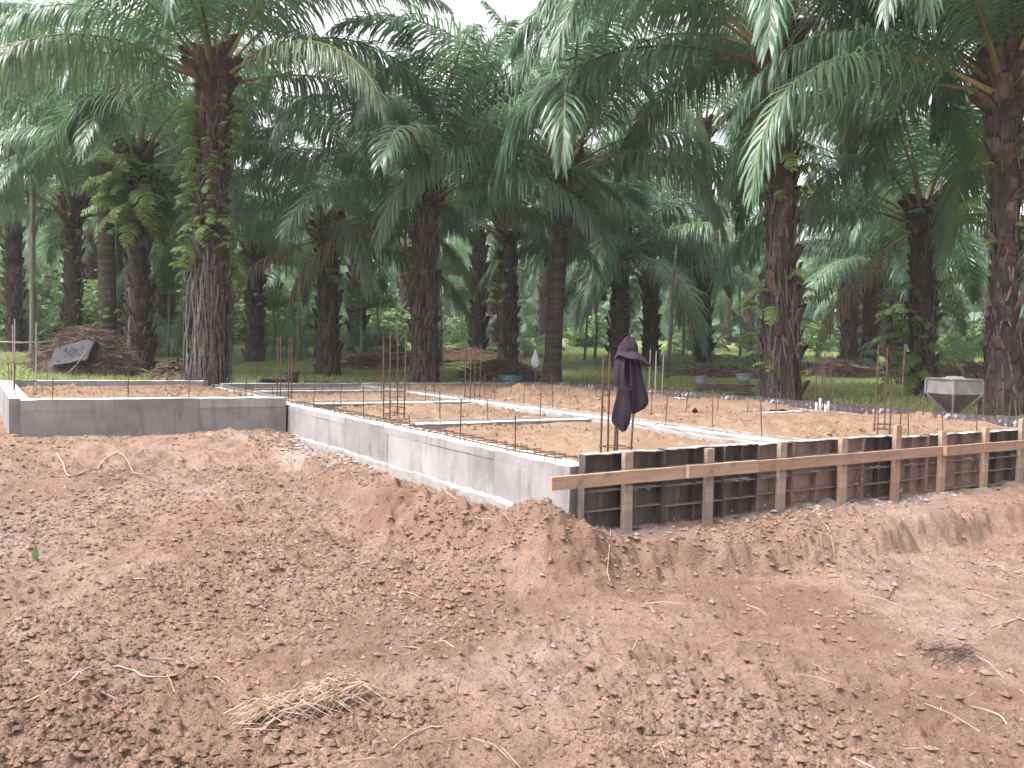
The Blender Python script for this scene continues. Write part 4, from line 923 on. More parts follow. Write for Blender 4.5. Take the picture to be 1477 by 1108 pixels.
# orange fruit bunches in leaf axils
m_or = simple('ripe_palm_fruit', [(.3, (.16, .035, .015)), (.7, (.42, .12, .035))], 20, .6, 60, .6, .02)
def fruit(pinfo, ang, label, s=.17):
    t, base, H, lean = pinfo; m = MB(); r2 = random.Random(int(ang * 10))
    for k in range(46):
        a = r2.uniform(0, 6.28); e = math.acos(r2.uniform(-1, 1)); d = Vector((math.cos(a) * math.sin(e), math.sin(a) * math.sin(e), math.cos(e))); c = d * s * .8
        x = d.orthogonal().normalized() * .04; y = d.cross(x).normalized() * .04
        m.add([c + x, c + y, c - x, c - y, c + d * .07], [(0, 1, 4), (1, 2, 4), (2, 3, 4), (3, 0, 4)])
    o = m.build('fruit_bunch', m_or, t, loc=(lean[0] + .30 * math.cos(ang), lean[1] + .30 * math.sin(ang), H - .35))
    o['label'] = label
fruit(pJ, -1.0, 'orange red fruit bunch'); fruit(pH, -.6, 'orange fruit bunch', .15)

# slender trunks and non-oil palms on the left
def slim(px, py, Y, topy, r, label, name, mat, n=12, sc=.75, lean=0, vines=False):
    b = aty(px, py, Y); zg = float(hgt(np.array([b.x]), np.array([Y]))[0]); tp = aty(px + lean, topy, Y); H = tp.z - zg
    t = empty(name, (b.x, Y, zg)); tag(t, label, 'palm tree')
    pr = [(0, r * 1.25), (.1, r), (1, r * .8)]; ln = (tp.x - b.x, 0)
    ob('trunk', trunk_mesh(H, pr, int(px), MAT[mat], ln, 40, 12, .02), t); a = 0
    for k in range(n):
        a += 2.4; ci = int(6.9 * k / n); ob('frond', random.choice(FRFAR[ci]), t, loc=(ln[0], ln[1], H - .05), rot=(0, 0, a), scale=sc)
    return (t, (b.x, Y, zg), H, ln), pr
slim(47, 520, 23, 175, .075, 'very thin grey trunked palm near the left edge', 'slender_palm', 'paletrunk', 12, .6)
pK, prK = slim(156, 500, 24, 150, .25, 'smooth grey trunked palm with ivy round its foot on the left', 'coconut_palm', 'ringtrunk', 18, .9, -6)
ferns_on(pK, [(0, .40), (.45, .36), (1, .25)], (.02, .27), 90, 'dark ivy wrapping the foot of the smooth grey palm', 42, .9, .55)
slim(172, 505, 27, 250, .12, 'thin trunk just right of the smooth grey palm', 'slender_palm', 'ringtrunk', 12, .7)

# rows further back
far_names = 0
GR = random.Random(99)
taken = [(-9.1, 26), (3.6, 27.5)]
rows = []
for Y in (31, 37.5, 44, 51, 59, 68):
    half = Y * .66 + 4; x = -half + GR.uniform(0, 4)
    while x < half: rows.append((x + GR.uniform(-1, 1), Y + GR.uniform(-1.6, 1.6))); x += 8.8 * (1 if Y < 50 else 1.2)
for (x, Y) in rows:
    px = 738.5 + x / Y * FPX
    PI_IDX[0] += 1; seed = 1000 + PI_IDX[0] * 7; r2 = random.Random(seed)
    zg = float(hgt(np.array([x]), np.array([Y]))[0]); H = r2.uniform(3.0, 5.6) + (1.0 if Y > 50 else 0)
    t = empty('oil_palm', (x, Y, zg))
    near = Y < 41; mains = [(1127, 'the large palm right of centre'), (300, 'the largest left palm'), (612, 'the shaggy centre palm'), (795, 'the ringed centre palm'), (1330, 'the fern covered palm'), (1447, 'the right edge palm'), (473, 'the slim dark palm'), (104, 'the fruiting left palm'), (938, 'the short palm behind the hat')]
    mp = min(mains, key=lambda q: abs(q[0] - px)); lab1 = 'back palm %s %s %s' % ('showing further' if Y > 36 else 'standing close behind', 'left of' if px < mp[0] else 'right of', mp[1])
    tag(t, 'dark oil palm in the back rows of the plantation' if not near else lab1, 'palm tree', 'back rows of the plantation' if not near else 'first back row of the plantation')
    prof = [(0, .34), (.5, .29), (1, .27)]; lean = (r2.uniform(-.3, .3), 0)
    ob('trunk', trunk_mesh(H, prof, seed % 97, MAT['trunk'], lean, 20, 12), t)
    tag(ob('leaf_bases', boots_mesh(H, prof, seed, 0, H, .16, lean, 1.35), t), kind='stuff')
    n = 17 if near else 13; a = r2.uniform(0, 6)
    for k in range(n):
        a += 2.39996 + r2.uniform(-.2, .2); ci = int(min(6, max(0, 5.2 * k / n + r2.uniform(-.5, .5))))
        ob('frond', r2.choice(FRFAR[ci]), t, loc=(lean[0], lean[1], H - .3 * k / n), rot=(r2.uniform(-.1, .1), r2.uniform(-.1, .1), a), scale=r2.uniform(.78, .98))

# ------------------------------------------------------------------ undergrowth, grass, far wood
def leaf_cloud(n, rx, ry, rz, size, seed, mat, name, up=.0):
    r2 = np.random.default_rng(seed); nc = max(5, n // 60)
    cc = r2.normal(0, 1, (nc, 3)); cc /= np.linalg.norm(cc, axis=1)[:, None]; cc *= r2.random((nc, 1)) ** .4; cc[:, 2] = np.abs(cc[:, 2])
    k = r2.integers(0, nc, n); p = cc[k] + r2.normal(0, .16, (n, 3)); p = p * np.array([rx, ry, rz]); p[:, 2] = np.maximum(p[:, 2], .02)
    d = r2.normal(0, 1, (n, 3)); d[:, 2] = d[:, 2] * .5 - .2 + up; d /= np.linalg.norm(d, axis=1)[:, None]
    w = np.cross(d, r2.normal(0, 1, (n, 3))); w /= np.linalg.norm(w, axis=1)[:, None]
    s = size * r2.uniform(.5, 1.3, (n, 1)); a = p; b = p + d * s; m = p + d * s * .45
    V = np.stack([a, m + w * s * .28, b, m - w * s * .28], 1).reshape(-1, 3)
    Q = (np.arange(n)[:, None] * 4 + np.arange(4)[None]).astype(np.int32)
    return mk(name, V, [Q], (mat,))
SHR = [leaf_cloud(1600, 1.1, .9, 1.3, .20, k, MAT['shrub'], 'foliage') for k in range(4)]
STEM = MB(); 
for k in range(5):
    a = k * 1.26; STEM.tube([(0, 0, 0), (.15 * math.cos(a), .15 * math.sin(a), .5), (.5 * math.cos(a), .5 * math.sin(a), 1.1)], [.03, .02, .008], 5)
STEM = STEM.mesh('stem', MAT['paletrunk'])
def shrub(px, Y, sc, label, k=0, dz=0):
    b = aty(px, 520, Y); zg = float(hgt(np.array([b.x]), np.array([Y]))[0])
    t = empty('shrub', (b.x, Y, zg - .05), random.uniform(0, 6)); tag(t, label, 'shrub', 'undergrowth shrubs'); ob('foliage', SHR[k % 4], t, scale=sc); ob('stem', STEM, t, scale=(sc[0] if isinstance(sc, tuple) else sc))
for i, (px, Y, sc, l) in enumerate([(15, 30, (2.0, 1.5, 2.0), 'dense shrub at the left edge under the palms'), (75, 33, (2.2, 1.6, 2.2), 'leafy shrub behind the very thin palm trunk'), (140, 34, (2.0, 1.5, 1.9), 'shrub between the left palms behind the tarp'),
                                 (225, 34, (1.9, 1.5, 2.1), 'tall shrub left of the largest left palm'), (262, 38, (2.0, 1.5, 2.3), 'shrub thicket tucked behind the largest left palm'), (345, 36, (2.0, 1.5, 1.9), 'shrub right of the largest left palm'), (415, 34, (1.9, 1.5, 1.6), 'light green shrub between the slim dark palm and the short leafy palm'),
                                 (440, 40, (2.4, 1.5, 2.4), 'tall bush far behind the slim dark palm'), (525, 33, (1.6, 1.5, 1.2), 'low shrub left of the shaggy centre palm'), (560, 40, (2.0, 1.5, 1.7), 'shrub far left of the shaggy centre palm'), (665, 38, (1.8, 1.4, 1.2), 'low bush right of the shaggy centre palm'),
                                 (850, 42, (1.8, 1.4, 1.2), 'low bush left of the hanging hat'), (1000, 44, (1.8, 1.4, 1.1), 'low bush right of the hanging hat'), (1210, 46, (2.2, 1.4, 1.2), 'low bush right of the large palm'), (1400, 40, (2.0, 1.4, 1.2), 'low bush far behind the hopper')]):
    shrub(px, Y, sc, l, i)
# young palms sprouting from the ground
for px, Y, sc, l in [(757, 31, .36, 'bright green young palm between the two centre palms'), (520, 30, .34, 'young palm left of the shaggy centre palm'), (1090, 29, .42, 'young palm left of the large palm right of centre'), (1225, 30, .36, 'young palm right of the large palm'), (420, 29, .38, 'young palm behind the slim dark palm'), (690, 34, .42, 'young palm far behind the brushwood heap'), (1000, 33, .40, 'young palm near the grass right of the hat'), (60, 29, .42, 'young palm at the far left'), (250, 28, .40, 'young palm behind the fern skirted palm'), (1385, 27, .36, 'young palm between the hopper and the right edge palm')]:
    b = aty(px, 520, Y); zg = float(hgt(np.array([b.x]), np.array([Y]))[0]); t = empty('young_palm', (b.x, Y, zg)); tag(t, l, 'young palm', 'self-sown young palms')
    a = random.uniform(0, 6)
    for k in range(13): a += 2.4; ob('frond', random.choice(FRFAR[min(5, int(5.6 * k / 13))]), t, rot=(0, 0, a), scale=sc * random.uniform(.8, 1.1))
# thin pale saplings and poles
def sapling(px, py0, py1, Y, r, label, lean=0, leaves=True, fork=False):
    b = aty(px, py0, Y); zg = float(hgt(np.array([b.x]), np.array([Y]))[0]); tp = aty(px + lean, py1, Y); H = tp.z - zg; dx = tp.x - b.x
    t = empty('sapling', (b.x, Y, zg)); tag(t, label, 'sapling', 'thin saplings'); m = MB()
    m.tube([(0, 0, -.1), (dx * .3 + .03, 0, H * .35), (dx * .7 - .02, .02, H * .7), (dx, 0, H)], [r * 1.2, r, r * .85, r * .5], 7)
    if fork: m.tube([(dx * .2, 0, H * .3), (dx * .3 + .22, 0, H * .7), (dx * .3 + .3, 0, H * 1.05)], [r * .8, r * .6, r * .3], 6)
    m.build('trunk', MAT['paletrunk'], t, True)
    if leaves: ob('crown', SHR[int(px) % 4], t, loc=(dx, 0, H - .3), scale=.55)
for a in [(962, 530, 352, 23, .055, 'tall pale leaning pole right of the hanging hat', 14, False), (430, 512, 440, 27, .08, 'forked bare pale sapling right of the slim dark palm', 2, False, True), (521, 515, 430, 27, .05, 'thin sapling left of the shaggy centre palm', 0), (843, 506, 420, 30, .045, 'left one of the thin saplings on the grass left of the hat', 6), (858, 504, 410, 31, .05, 'pale sapling on the grass nearest left of the hat', 4),
          (242, 530, 400, 27, .05, 'thin pale sapling between the fern skirted and largest palms', 3), (225, 530, 410, 29, .05, 'pale sapling right of the fern skirted palm', -2), (985, 505, 400, 33, .05, 'thin sapling right of the leaning pole', 2), (1068, 500, 400, 34, .05, 'thin sapling left of the large palm right of centre', 0), (636, 525, 380, 27, .05, 'thin pale trunk hugging the shaggy centre palm', -3),
          (395, 520, 430, 30, .05, 'thin sapling between the short leafy palm and slim dark palm', 0), (548, 520, 430, 31, .045, 'second thin sapling left of the shaggy centre palm', -4), (680, 505, 420, 33, .045, 'thin sapling behind the brushwood heap', 3)]:
    sapling(*a)
# grass
def grass():
    r2 = np.random.default_rng(4); n = 30000
    Y = 13 * (42 / 13) ** r2.random(n); x = r2.uniform(-.72, .72, n) * Y; u, v = UV(x, Y)
    ok = ((u > 7.9) | (v > 11.6) | ((u < -4.5) & (v > 9))) & (r2.random(n) < np.clip(.55 + 1.7 * fbm(x, Y, 2.4, 3, 90), .05, 1))
    x, Y = x[ok], Y[ok]; n = len(x); z = hgt(x, Y); nb = 4
    x = np.repeat(x, nb) + r2.normal(0, .06, n * nb); Y = np.repeat(Y, nb) + r2.normal(0, .06, n * nb); z = np.repeat(z, nb) - .02; n *= nb
    h = r2.uniform(.03, .15, n); a = r2.uniform(0, 6.28, n); w = r2.uniform(.008, .02, n); lx, ly = r2.normal(0, .08, n), r2.normal(0, .08, n)
    V = np.stack([np.stack([x - w * np.cos(a), Y - w * np.sin(a), z], -1), np.stack([x + w * np.cos(a), Y + w * np.sin(a), z], -1), np.stack([x + lx, Y + ly, z + h], -1)], 1).reshape(-1, 3)
    tag(ob('grass', mk('grass', V, [(np.arange(n)[:, None] * 3 + np.arange(3)).astype(np.int32)], (MAT['grass'],))), 'short patchy green grass under the palms', 'grass', kind='stuff')
grass()
def far_wood():
    r2 = np.random.default_rng(8); n = 26000; a = r2.uniform(-.85, .85, n); d = r2.uniform(78, 96, n); x, y = d * np.sin(a), d * np.cos(a)
    top = 9 + 5 * fbm(x, y, 14, 3, 3); z = r2.random(n) * top + hgt(x, y, False)
    dr = r2.normal(0, 1, (n, 3)); dr[:, 2] -= .5; dr /= np.linalg.norm(dr, axis=1)[:, None]; w = np.cross(dr, r2.normal(0, 1, (n, 3))); w /= np.linalg.norm(w, axis=1)[:, None]
    p = np.stack([x, y, z], -1); s = r2.uniform(.8, 2.2, (n, 1)); V = np.stack([p, p + dr * s * .5 + w * s * .22, p + dr * s, p + dr * s * .5 - w * s * .22], 1).reshape(-1, 3)
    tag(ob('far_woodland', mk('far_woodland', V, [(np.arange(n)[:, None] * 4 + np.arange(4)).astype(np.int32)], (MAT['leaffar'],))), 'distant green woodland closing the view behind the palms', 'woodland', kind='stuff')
far_wood()

# ------------------------------------------------------------------ heaps, tubs, hopper and litter behind the house
def heap(px, py, Y, rx, ry, h, label, mat, seed, name='brush_heap', sticks=260, ln=(.5, 1.6), stickmat='litter', rad=.012):
    b = aty(px, py, Y); zg = float(hgt(np.array([b.x]), np.array([Y]), False)[0]); t = empty(name, (b.x, Y, zg)); tag(t, label, 'heap')
    n = 44; g = np.linspace(-1.15, 1.15, n); X, Yy = np.meshgrid(g, g); r = np.hypot(X, Yy); z = h * np.clip(1 - r ** 1.7, -.15, 1) * (1 + .5 * fbm(X * 3, Yy * 3, 1, 3, seed)) + .12 * h * fbm(X * 3, Yy * 3, .25, 3, seed + 1)
    V = np.stack([X * rx, Yy * ry, z - .04], -1).reshape(-1, 3); i, j = np.meshgrid(np.arange(n - 1), np.arange(n - 1), indexing='ij')
    Q = np.stack([i * n + j, i * n + j + 1, (i + 1) * n + j + 1, (i + 1) * n + j], -1).reshape(-1, 4).astype(np.int32)
    ob('mound', mk('mound', V, [Q], (MAT[mat],), True), t)
    if sticks:
        r2 = random.Random(seed); m = MB()
        for _ in range(sticks):
            a = r2.uniform(0, 6.28); rr = r2.random() ** .6 * .95; x, y = rr * math.cos(a), rr * math.sin(a); zz = h * max(0, 1 - rr ** 1.7) + r2.uniform(-.03, .10); L = r2.uniform(*ln); b_ = r2.uniform(0, 6.28); el = r2.uniform(-.35, .25) - .3 * rr
            d = Vector((math.cos(b_) * math.cos(el), math.sin(b_) * math.cos(el) * .5, math.sin(el))); c = Vector((x * rx, y * ry, zz)); s = Vector((0, 0, -.07 * L))
            m.tube([c - d * L / 2 + s, c + Vector((r2.uniform(-.04, .04), 0, .02)), c + d * L / 2 + s], rad * r2.uniform(.5, 1.5), 4, False)
        tag(m.build('dead_branches', MAT[stickmat], t), kind='stuff')
    return t, b, zg
heap(122, 545, 18.8, 1.15, .9, 1.0, 'brown heap of dead fronds under the grey tarp on the left', 'darkearth', 5, sticks=700, ln=(.4, 1.2), rad=.008)
heap(722, 548, 20.8, 1.05, .8, .42, 'low heap of dead fronds and brushwood behind the blue tub', 'darkearth', 6, sticks=600, ln=(.3, .9), rad=.008)
heap(865, 556, 18.6, 1.2, .8, .42, 'dark earth heap behind the hanging hat', 'darkearth', 7, 'earth_heap', 60, (.3, .7), 'litter', .008)
heap(965, 560, 17.6, .6, .5, .16, 'small dark earth heap right of the hanging hat', 'darkearth', 8, 'earth_heap', 20, (.2, .5))
heap(262, 545, 17.8, .6, .5, .32, 'dark litter heap at the foot of the largest left palm', 'darkearth', 9, 'litter_heap', 90, (.3, .9))
heap(1200, 520, 26, 1.6, .9, .42, 'long heap of dead fronds on the grass right of the large palm', 'darkearth', 10, sticks=260, ln=(.5, 1.5))
heap(1400, 530, 23, 2.2, 1.0, .55, 'brown heap of dead fronds behind the hopper', 'darkearth', 11, sticks=300, ln=(.6, 1.7))
heap(665, 515, 30, 1.8, .9, .35, 'pale tan earth heap right of the shaggy centre palm', 'sand', 12, 'earth_heap', 30)
heap(560, 535, 25, 1.6, .9, .35, 'tangle of fallen fronds left of the shaggy centre palm', 'darkearth', 13, sticks=240, ln=(.6, 1.8))
heap(1050, 528, 24, 1.7, .6, .22, 'low row of cut fronds on the grass left of the large palm', 'darkearth', 14, sticks=180, ln=(.6, 1.6))
# tarp draped over the left heap
def tarp():
    c = aty(112, 503, 18.3); n = 22; g = np.linspace(-1, 1, n); X, Yy = np.meshgrid(g, g)
    z = -.14 * np.abs(Yy) ** 1.5 - .05 * X ** 2 + .05 * np.sin(4 * X + 2 * Yy) * .6 + .06 * fbm(X, Yy, .5, 3, 7) - .35 * ss(.1, -1, Yy) * .9 + .08 * X
    V = np.stack([X * .42, Yy * .4, z], -1).reshape(-1, 3); i, j = np.meshgrid(np.arange(n - 1), np.arange(n - 1), indexing='ij')
    Q = np.stack([i * n + j, i * n + j + 1, (i + 1) * n + j + 1, (i + 1) * n + j], -1).reshape(-1, 4).astype(np.int32)
    o = ob('tarpaulin', mk('tarpaulin', V, [Q], (MAT['tarp'],), True), loc=(c.x, c.y - .05, c.z + .16)); s = o.modifiers.new('thick', 'SOLIDIFY'); s.thickness = .008
    tag(o, 'grey tarpaulin draped on top of the frond heap at left', 'tarpaulin')
tarp()
def lean_pole(p, q, r, label, mat='paletrunk', name='wooden_pole'):
    m = MB(); p, q = Vector(p), Vector(q); mid = (p + q) / 2 + Vector((.02, 0, -.03)); m.tube([p, mid, q], [r, r * .9, r * .7], 7)
    tag(m.build(name, MAT[mat], None, True), label, 'pole')
lean_pole(aty(92, 545, 17.2), aty(128, 502, 17.6), .016, 'pale pole leaning up the frond heap on the left')
lean_pole(aty(-30, 492, 18.0), aty(90, 493, 18.2), .025, 'horizontal rail at the left edge beside the tarp')
lean_pole(aty(1226, 527, 25), aty(1262, 532, 25), .04, 'fallen pale branch on the grass right of the large palm')
def bucket(px, py, Y, r0_, r1, h, mat, label, name='bucket', n=20, rim=True, sx=1, z=None):
    b = aty(px, py, Y) ; t = empty(name, b); tag(t, label, 'bucket' if name == 'bucket' else 'tub')
    m = MB(); m.lathe([(.001, .004), (r0_, 0), (r1, h), (r1 - .008, h), (r0_ - .008, .012), (.001, .012)], n); o = m.build('shell', MAT[mat], t, True); o.scale = (sx, 1, 1)
    m = MB(); m.lathe([(r1 + .001, h - .03), (r1 + .014, h - .028), (r1 + .014, h), (r1 + .001, h + .002)], n); o = m.build('rim', MAT[mat], t, True); o.scale = (sx, 1, 1)
    if name == 'bucket':
        m = MB(); m.tube([((r1 + .01) * math.cos(a), .35 * r1 * math.sin(a) - .02, h - .02 + -.10 * math.sin(a)) for a in np.linspace(0, math.pi, 9)], .004, 5); m.build('handle', MAT['wire'], t)
bucket(1072, 553, 17.4, .11, .15, .20, 'bucketgrey', 'grey bucket just left of the large palm, on a stack of boards')
bucket(1010, 556, 17.8, .10, .135, .19, 'bucketgrey', 'pale grey bucket at the left end of the stacked boards', )
bucket(421, 553, 17.6, .12, .15, .24, 'bucketblack', 'black bucket behind the left inner beams')
bucket(737, 553, 19.0, .20, .24, .17, 'bucketblue', 'faded blue rectangular tub in front of the brushwood heap', 'tub', 4, sx=1.15)
def stack(px, py, Y, n, L, label, mat='boots'):
    b = aty(px, py, Y); t = empty('board_stack', b, TH * .3); tag(t, label, 'boards')
    for k in range(n):
        m = MB(); x = random.uniform(-.1, .1); m.box(-L / 2 + x, L / 2 + x, -.25 + .1 * (k % 3), .0 + .1 * (k % 3), .045 * k, .045 * k + .035); o = m.build('board', MAT[mat], t); o.rotation_euler = (0, 0, random.uniform(-.12, .12))
stack(1045, 564, 16.6, 3, 1.1, 'low stack of dark boards under the grey buckets'); stack(394, 558, 17.2, 4, .55, 'small dark stack of boards left of the black bucket'); stack(475, 556, 17.0, 2, .9, 'scattered flat boards behind the left inner beams')
# white bag hung on a stick
def hang_bag():
    b = aty(773, 553, 18.7); tp = aty(772, 505, 18.7); m = MB(); m.tube([(b.x, b.y, b.z - .1), (tp.x, tp.y, tp.z + .02)], .012, 6); tag(m.build('bag_stick', MAT['paletrunk'], None), 'thin stick holding the white bag', 'stick')
    m = MB(); n = 14; prof = [(.008, 0), (.028, -.05), (.055, -.14), (.085, -.25), (.080, -.33), (.05, -.37), (.01, -.38)]
    for i, (r, z) in enumerate(prof):
        for k in range(n): a = 2 * math.pi * k / n; rr = r * (1 + .22 * math.sin(3 * a + i * .8)); m.v.append((rr * math.cos(a), rr * .6 * math.sin(a), z + .02 * math.sin(2 * a)))
    for i in range(len(prof) - 1):
        for k in range(n): m.f.append((i * n + k, i * n + (k + 1) % n, (i + 1) * n + (k + 1) % n, (i + 1) * n + k)[::-1]); m.m.append(0)
    tag(m.build('plastic_bag', MAT['bag'], None, True, loc=(tp.x, tp.y - .03, tp.z)), 'white plastic bag hanging beside the ringed palm', 'bag')
hang_bag()
# concrete hopper
def hopper():
    c = aty(1374, 596, 11.4); zg = float(hgt(np.array([c.x]), np.array([c.y]), False)[0]); zt = aty(1374, 546, 11.4).z; zm = aty(1374, 568, 11.4).z; zb = aty(1374, 597, 11.4).z
    t = empty('concrete_hopper', (c.x, c.y, 0), R(45) - math.atan2(c.x, c.y)); tag(t, 'grey steel concrete hopper with funnel bottom beside the right palm', 'hopper')
    h = .235; hb = .045
    def ringz(r, z): return [(-r, -r, z), (r, -r, z), (r, r, z), (-r, r, z)]
    m = MB(); m.v = ringz(h, zt) + ringz(h, zm) + ringz(h - .008, zt) + ringz(h - .008, zm)
    m.f = [(a, (a + 1) % 4, 4 + (a + 1) % 4, 4 + a)[::-1] for a in range(4)] + [(8 + a, 8 + (a + 1) % 4, 12 + (a + 1) % 4, 12 + a) for a in range(4)]; m.m = [0] * 8
    m.build('bin', MAT['hopper'], t)
    m = MB(); m.v = ringz(h - .002, zm - .001) + ringz(hb, zb) + ringz(h - .012, zm - .001) + ringz(hb - .008, zb)
    m.f = [(a, (a + 1) % 4, 4 + (a + 1) % 4, 4 + a)[::-1] for a in range(4)] + [(8 + a, 8 + (a + 1) % 4, 12 + (a + 1) % 4, 12 + a) for a in range(4)]; m.m = [0] * 8
    m.build('funnel', MAT['hopper2'], t)
    for a in range(4):
        p, q = Vector(ringz(h + .004, zt - .006)[a]), Vector(ringz(h + .004, zt - .006)[(a + 1) % 4]); m = MB(); m.bar(p, q, .03, .016); m.build('rim', MAT['hopper'], t)
        p = Vector(ringz(h + .006, zt - .02)[a]); m = MB(); m.bar(p, (p.x, p.y, zm), .03, .03, (1, 0, 0)); m.build('corner_post', MAT['hopper'], t)
        q = Vector(ringz(hb + .006, zb)[a]); m = MB(); m.bar(Vector((p.x, p.y, zm)), q, .028, .016, (1, 0, 0)); m.build('funnel_rib', MAT['hopper'], t)
        m = MB(); k = ringz(h + .02, zm)[a]; m.bar((k[0], k[1], zm - .003), (k[0] * 1.05, k[1] * 1.05, zg - .05), .014, .014, (1, 0, 0)); m.build('leg', MAT['hopper2'], t)
    m = MB(); g = 12; zz = []
    for i in range(g):
        for j in range(g):
            x, y = (i / (g - 1) * 2 - 1) * (h - .01), (j / (g - 1) * 2 - 1) * (h - .01); m.v.append((x, y, zt - .02 + .05 * max(0, 1 - (x * x + y * y) / h ** 2 * 1.4) + random.uniform(-.008, .012)))
    for i in range(g - 1):
        for j in range(g - 1): m.f.append((i * g + j, (i + 1) * g + j, (i + 1) * g + j + 1, i * g + j + 1)); m.m.append(0)
    m.build('load', MAT['hopper'], t, True)
hopper()

# ------------------------------------------------------------------ roots, straw and sprigs on the dug soil
def on_ground(px, py):
    z = -.7
    for _ in range(6):
        p = at(px, py, z); z = float(hgt(np.array([p.x]), np.array([p.y]))[0])
    return at(px, py, z)
def root(pix, r, label, mat='twig', lift=.012):
    m = MB(); P = [on_ground(*q) + Vector((0, 0, lift)) for q in pix]
    # smooth subdivide
    Q = []
    for i in range(len(P) - 1):
        for k in range(4):
            f = k / 4; p0, p1, p2, p3 = P[max(i - 1, 0)], P[i], P[i + 1], P[min(i + 2, len(P) - 1)]
            Q.append(.5 * ((2 * p1) + (p2 - p0) * f + (2 * p0 - 5 * p1 + 4 * p2 - p3) * f * f + (3 * p1 - p0 - 3 * p2 + p3) * f ** 3))
    Q.append(P[-1]); n = len(Q)
    zz = hgt(np.array([q.x for q in Q]), np.array([q.y for q in Q])); Q = [Vector((q.x, q.y, max(float(z) + lift * .6, q.z))) for q, z in zip(Q, zz)]
    m.tube(Q, [r * (1 - .55 * i / n) for i in range(n)], 6)
    tag(m.build('tree_root', MAT[mat], None, True), label, 'root', 'loose roots on the soil')
root([(-15, 1036), (40, 1016), (100, 988), (150, 970), (190, 970), (207, 979), (240, 980), (262, 974), (272, 965)], .006, 'thin pale root strand entering from the left edge in the foreground')
root([(83, 680), (92, 690), (100, 698), (130, 693), (170, 687), (200, 689), (228, 692)], .010, 'long bent root lying on soil before the left block', 'twig', .035)
root([(1478, 898), (1455, 900), (1428, 908)], .006, 'short pale twig at the right edge')
root([(1280, 868), (1288, 855), (1296, 838), (1300, 830)], .006, 'small upright dark twig on the right soil', 'litter', .02)
root([(1455, 1055), (1440, 1035), (1400, 1022)], .005, 'thin twig in the bottom right corner')
root([(1175, 782), (1190, 800), (1205, 812)], .005, 'thin root poking from the right bank', 'twig', .02)
root([(872, 775), (880, 800), (876, 825), (880, 842)], .005, 'root hanging down the bank below the first stake', 'twig', .015)
root([(640, 758), (690, 752), (735, 757)], .005, 'thin grass stalk on the bank below the grey beam', 'twig', .02)
root([(565, 1085), (600, 1060), (640, 1052)], .004, 'fine root thread near the bottom centre', 'twig')
def straw(pix0, pix1, n, label, seed, ln=(.10, .28), r=.0022, mat='straw', spread=.05, up=.05, width=.05):
    r2 = random.Random(seed); a, b = on_ground(*pix0), on_ground(*pix1); d = (b - a); m = MB()
    side = Vector((-d.y, d.x, 0)).normalized()
    for _ in range(n):
        f = r2.random(); c = a + d * f + side * r2.gauss(0, width) + Vector((0, 0, r2.uniform(0, up))); L = r2.uniform(*ln)
        dr = (d.normalized() + side * r2.gauss(0, .35) + Vector((0, 0, r2.gauss(0, .18)))).normalized()
        m.tube([c - dr * L / 2 + Vector((0, 0, -.01)), c + Vector((0, 0, .012)), c + dr * L / 2 + side * r2.gauss(0, spread) + Vector((0, 0, -.03))], [r, r * .9, r * .4], 4, False)
    o = m.build('root_clump', MAT[mat], None); tag(o, label, 'roots')
straw((368, 1050), (525, 1002), 420, 'bundle of straw coloured dry roots in the foreground', 3, (.06, .26), .0024, 'straw', .06, .085, .05)
straw((385, 1052), (500, 1022), 120, 'dark strands added as shade in the hollow under the straw coloured bundle', 8, (.05, .16), .004, 'litter', .04, .03, .03)  # dark strands stand in for the shaded hollow beneath the bundle
straw((1345, 955), (1400, 945), 50, 'dark tangle of twigs on the right foreground soil', 4, (.10, .26), .0025, 'litter', .05, .05, .05)
straw((745, 762), (680, 832), 70, 'fine dry grass stalks trailing down the spoil heap', 5, (.08, .30), .0014, 'straw', .06, .03, .10)
straw((595, 745), (640, 770), 40, 'few dry stalks on the bank below the grey beam', 6, (.10, .3), .0016, 'straw', .03, .03, .08)
straw((1195, 800), (1230, 815), 26, 'wispy roots sticking from the right bank', 7, (.10, .25), .0016, 'straw', .05, .04, .06)
def debris():
    r2 = random.Random(71); m = MB()
    for _ in range(240):
        d = 2.6 * (11 / 2.6) ** r2.random(); a = r2.uniform(-.66, .66); x, y = d * math.sin(a), d * math.cos(a); u, v = UV(x, y)
        if (u > -.3 and v > -.35) or (v > 6.0): continue
        L = r2.uniform(.02, .13); b = r2.uniform(0, 6.28); z = hgt(np.array([x, x + L * math.cos(b), x - L * math.cos(b)]), np.array([y, y + L * math.sin(b), y - L * math.sin(b)])); zc = float(z.max())
        m.tube([(x - L * math.cos(b), y - L * math.sin(b), float(z[2]) + .004), (x + r2.uniform(-.01, .01), y, zc + .008), (x + L * math.cos(b), y + L * math.sin(b), float(z[1]) + .004)], r2.uniform(.001, .0026), 4, False)
    tag(m.build('root_debris', MAT['straw'], None), 'thin broken roots and stalks strewn over the dug soil', 'debris', kind='stuff')
debris()
# single green shoot
p = on_ground(52, 812); m = MB()
for k, (a, h) in enumerate([(.3, .10), (2.2, .085), (4.2, .06)]):
    x, y = math.cos(a), math.sin(a); m.add([(-.008 * y, .008 * x, 0), (.008 * y, -.008 * x, 0), (.012 * x + .012 * y, .012 * y - .012 * x, h * .55), (.012 * x - .012 * y, .012 * y + .012 * x, h * .55), (.02 * x, .02 * y, h)], [(0, 1, 2, 3), (3, 2, 4)])
tag(m.build('green_shoot', MAT['shrub'], None, loc=p - Vector((0, 0, .01)), scale=1.6), 'single small green shoot sprouting from soil at left', 'seedling')
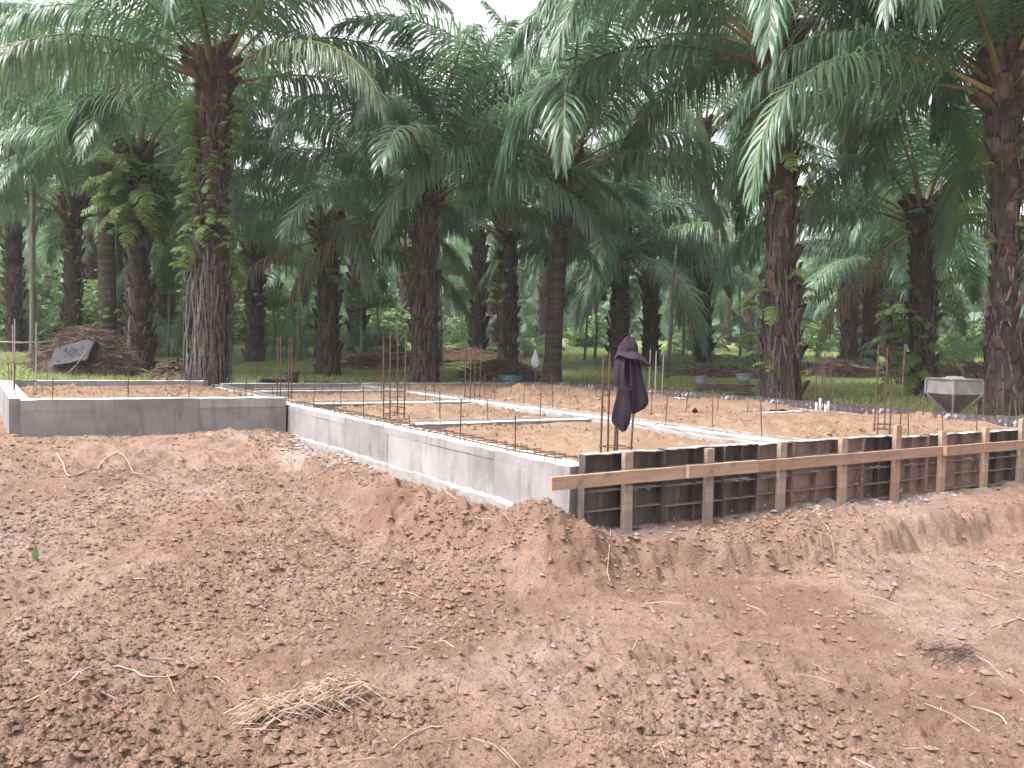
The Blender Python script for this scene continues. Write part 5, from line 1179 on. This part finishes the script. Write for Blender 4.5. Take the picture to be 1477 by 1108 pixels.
# flakes of dried cement
def flakes(px, py, rx, n, seed, label, z=-.5, smax=.05):
    r2 = random.Random(seed); c = on_ground(px, py); m = MB()
    for _ in range(n):
        x, y = c.x + r2.gauss(0, rx), c.y + r2.gauss(0, rx * 1.1)
        u, v = UV(x, y)
        if u > -.13 and v > -.12: continue
        z_ = float(hgt(np.array([x]), np.array([y]))[0]) + .004; s = smax * r2.random() ** 1.8 + .008; k = r2.randint(5, 7); a0 = r2.random() * 6
        P = [(x + s * r2.uniform(.5, 1.1) * math.cos(a0 + 6.283 * i / k), y + s * r2.uniform(.5, 1.1) * math.sin(a0 + 6.283 * i / k), z_ + r2.uniform(-.004, .006)) for i in range(k)]
        b = len(m.v); m.v += P + [(x, y, z_ + .014)]; m.f += [(b + i, b + (i + 1) % k, b + k) for i in range(k)]; m.m += [0] * k
    tag(m.build('cement_crumbs', MAT['spill'], None), label, 'cement spill', kind='stuff')
flakes(462, 648, .28, 260, 1, 'spilled white cement lumps on the ledge below the grey beam', smax=.06); flakes(520, 668, .2, 70, 2, 'white cement crumbs along the grey beam foot')
def form_foot_crumbs():
    r2 = random.Random(44); m = MB()
    for _ in range(260):
        u = r2.choice((r2.uniform(.1, 7.2), r2.gauss(1.9, .4), r2.gauss(3.4, .4))); v = -.15 - abs(r2.gauss(0, .10)); p = W(u, v); s_ = .03 * r2.random() ** 2 + .006; k = 6; a0 = r2.random() * 6
        z_ = float(hgt(np.array([p.x]), np.array([p.y]))[0]) + .002
        b = len(m.v); m.v += [(p.x + s_ * r2.uniform(.5, 1.1) * math.cos(a0 + 6.283 * i / k), p.y + s_ * r2.uniform(.5, 1.1) * math.sin(a0 + 6.283 * i / k), z_) for i in range(k)] + [(p.x, p.y, z_ + s_ * .5)]
        m.f += [(b + i, b + (i + 1) % k, b + k) for i in range(k)]; m.m += [0] * k
    tag(m.build('cement_crumbs', MAT['spill'], None), 'pale cement crumbs on the soil along the foot of the steel forms', 'cement spill', kind='stuff')
form_foot_crumbs()

# ------------------------------------------------------------------ damp air under the palms
def haze():
    m = bpy.data.materials.new('haze'); m.use_nodes = True; nt = m.node_tree; nt.nodes.clear()
    out = nt.nodes.new('ShaderNodeOutputMaterial'); v = nt.nodes.new('ShaderNodeVolumePrincipled'); v.inputs['Color'].default_value = (.93, .95, 1.0, 1); v.inputs['Density'].default_value = .0009
    nt.links.new(v.outputs[0], out.inputs['Volume'])
    b = MB(); b.box(-950, 950, -950, 950, -6, 24); o = b.build('haze', m); tag(o, 'thin pale haze in the air of the palm grove', 'haze', kind='stuff')
haze()
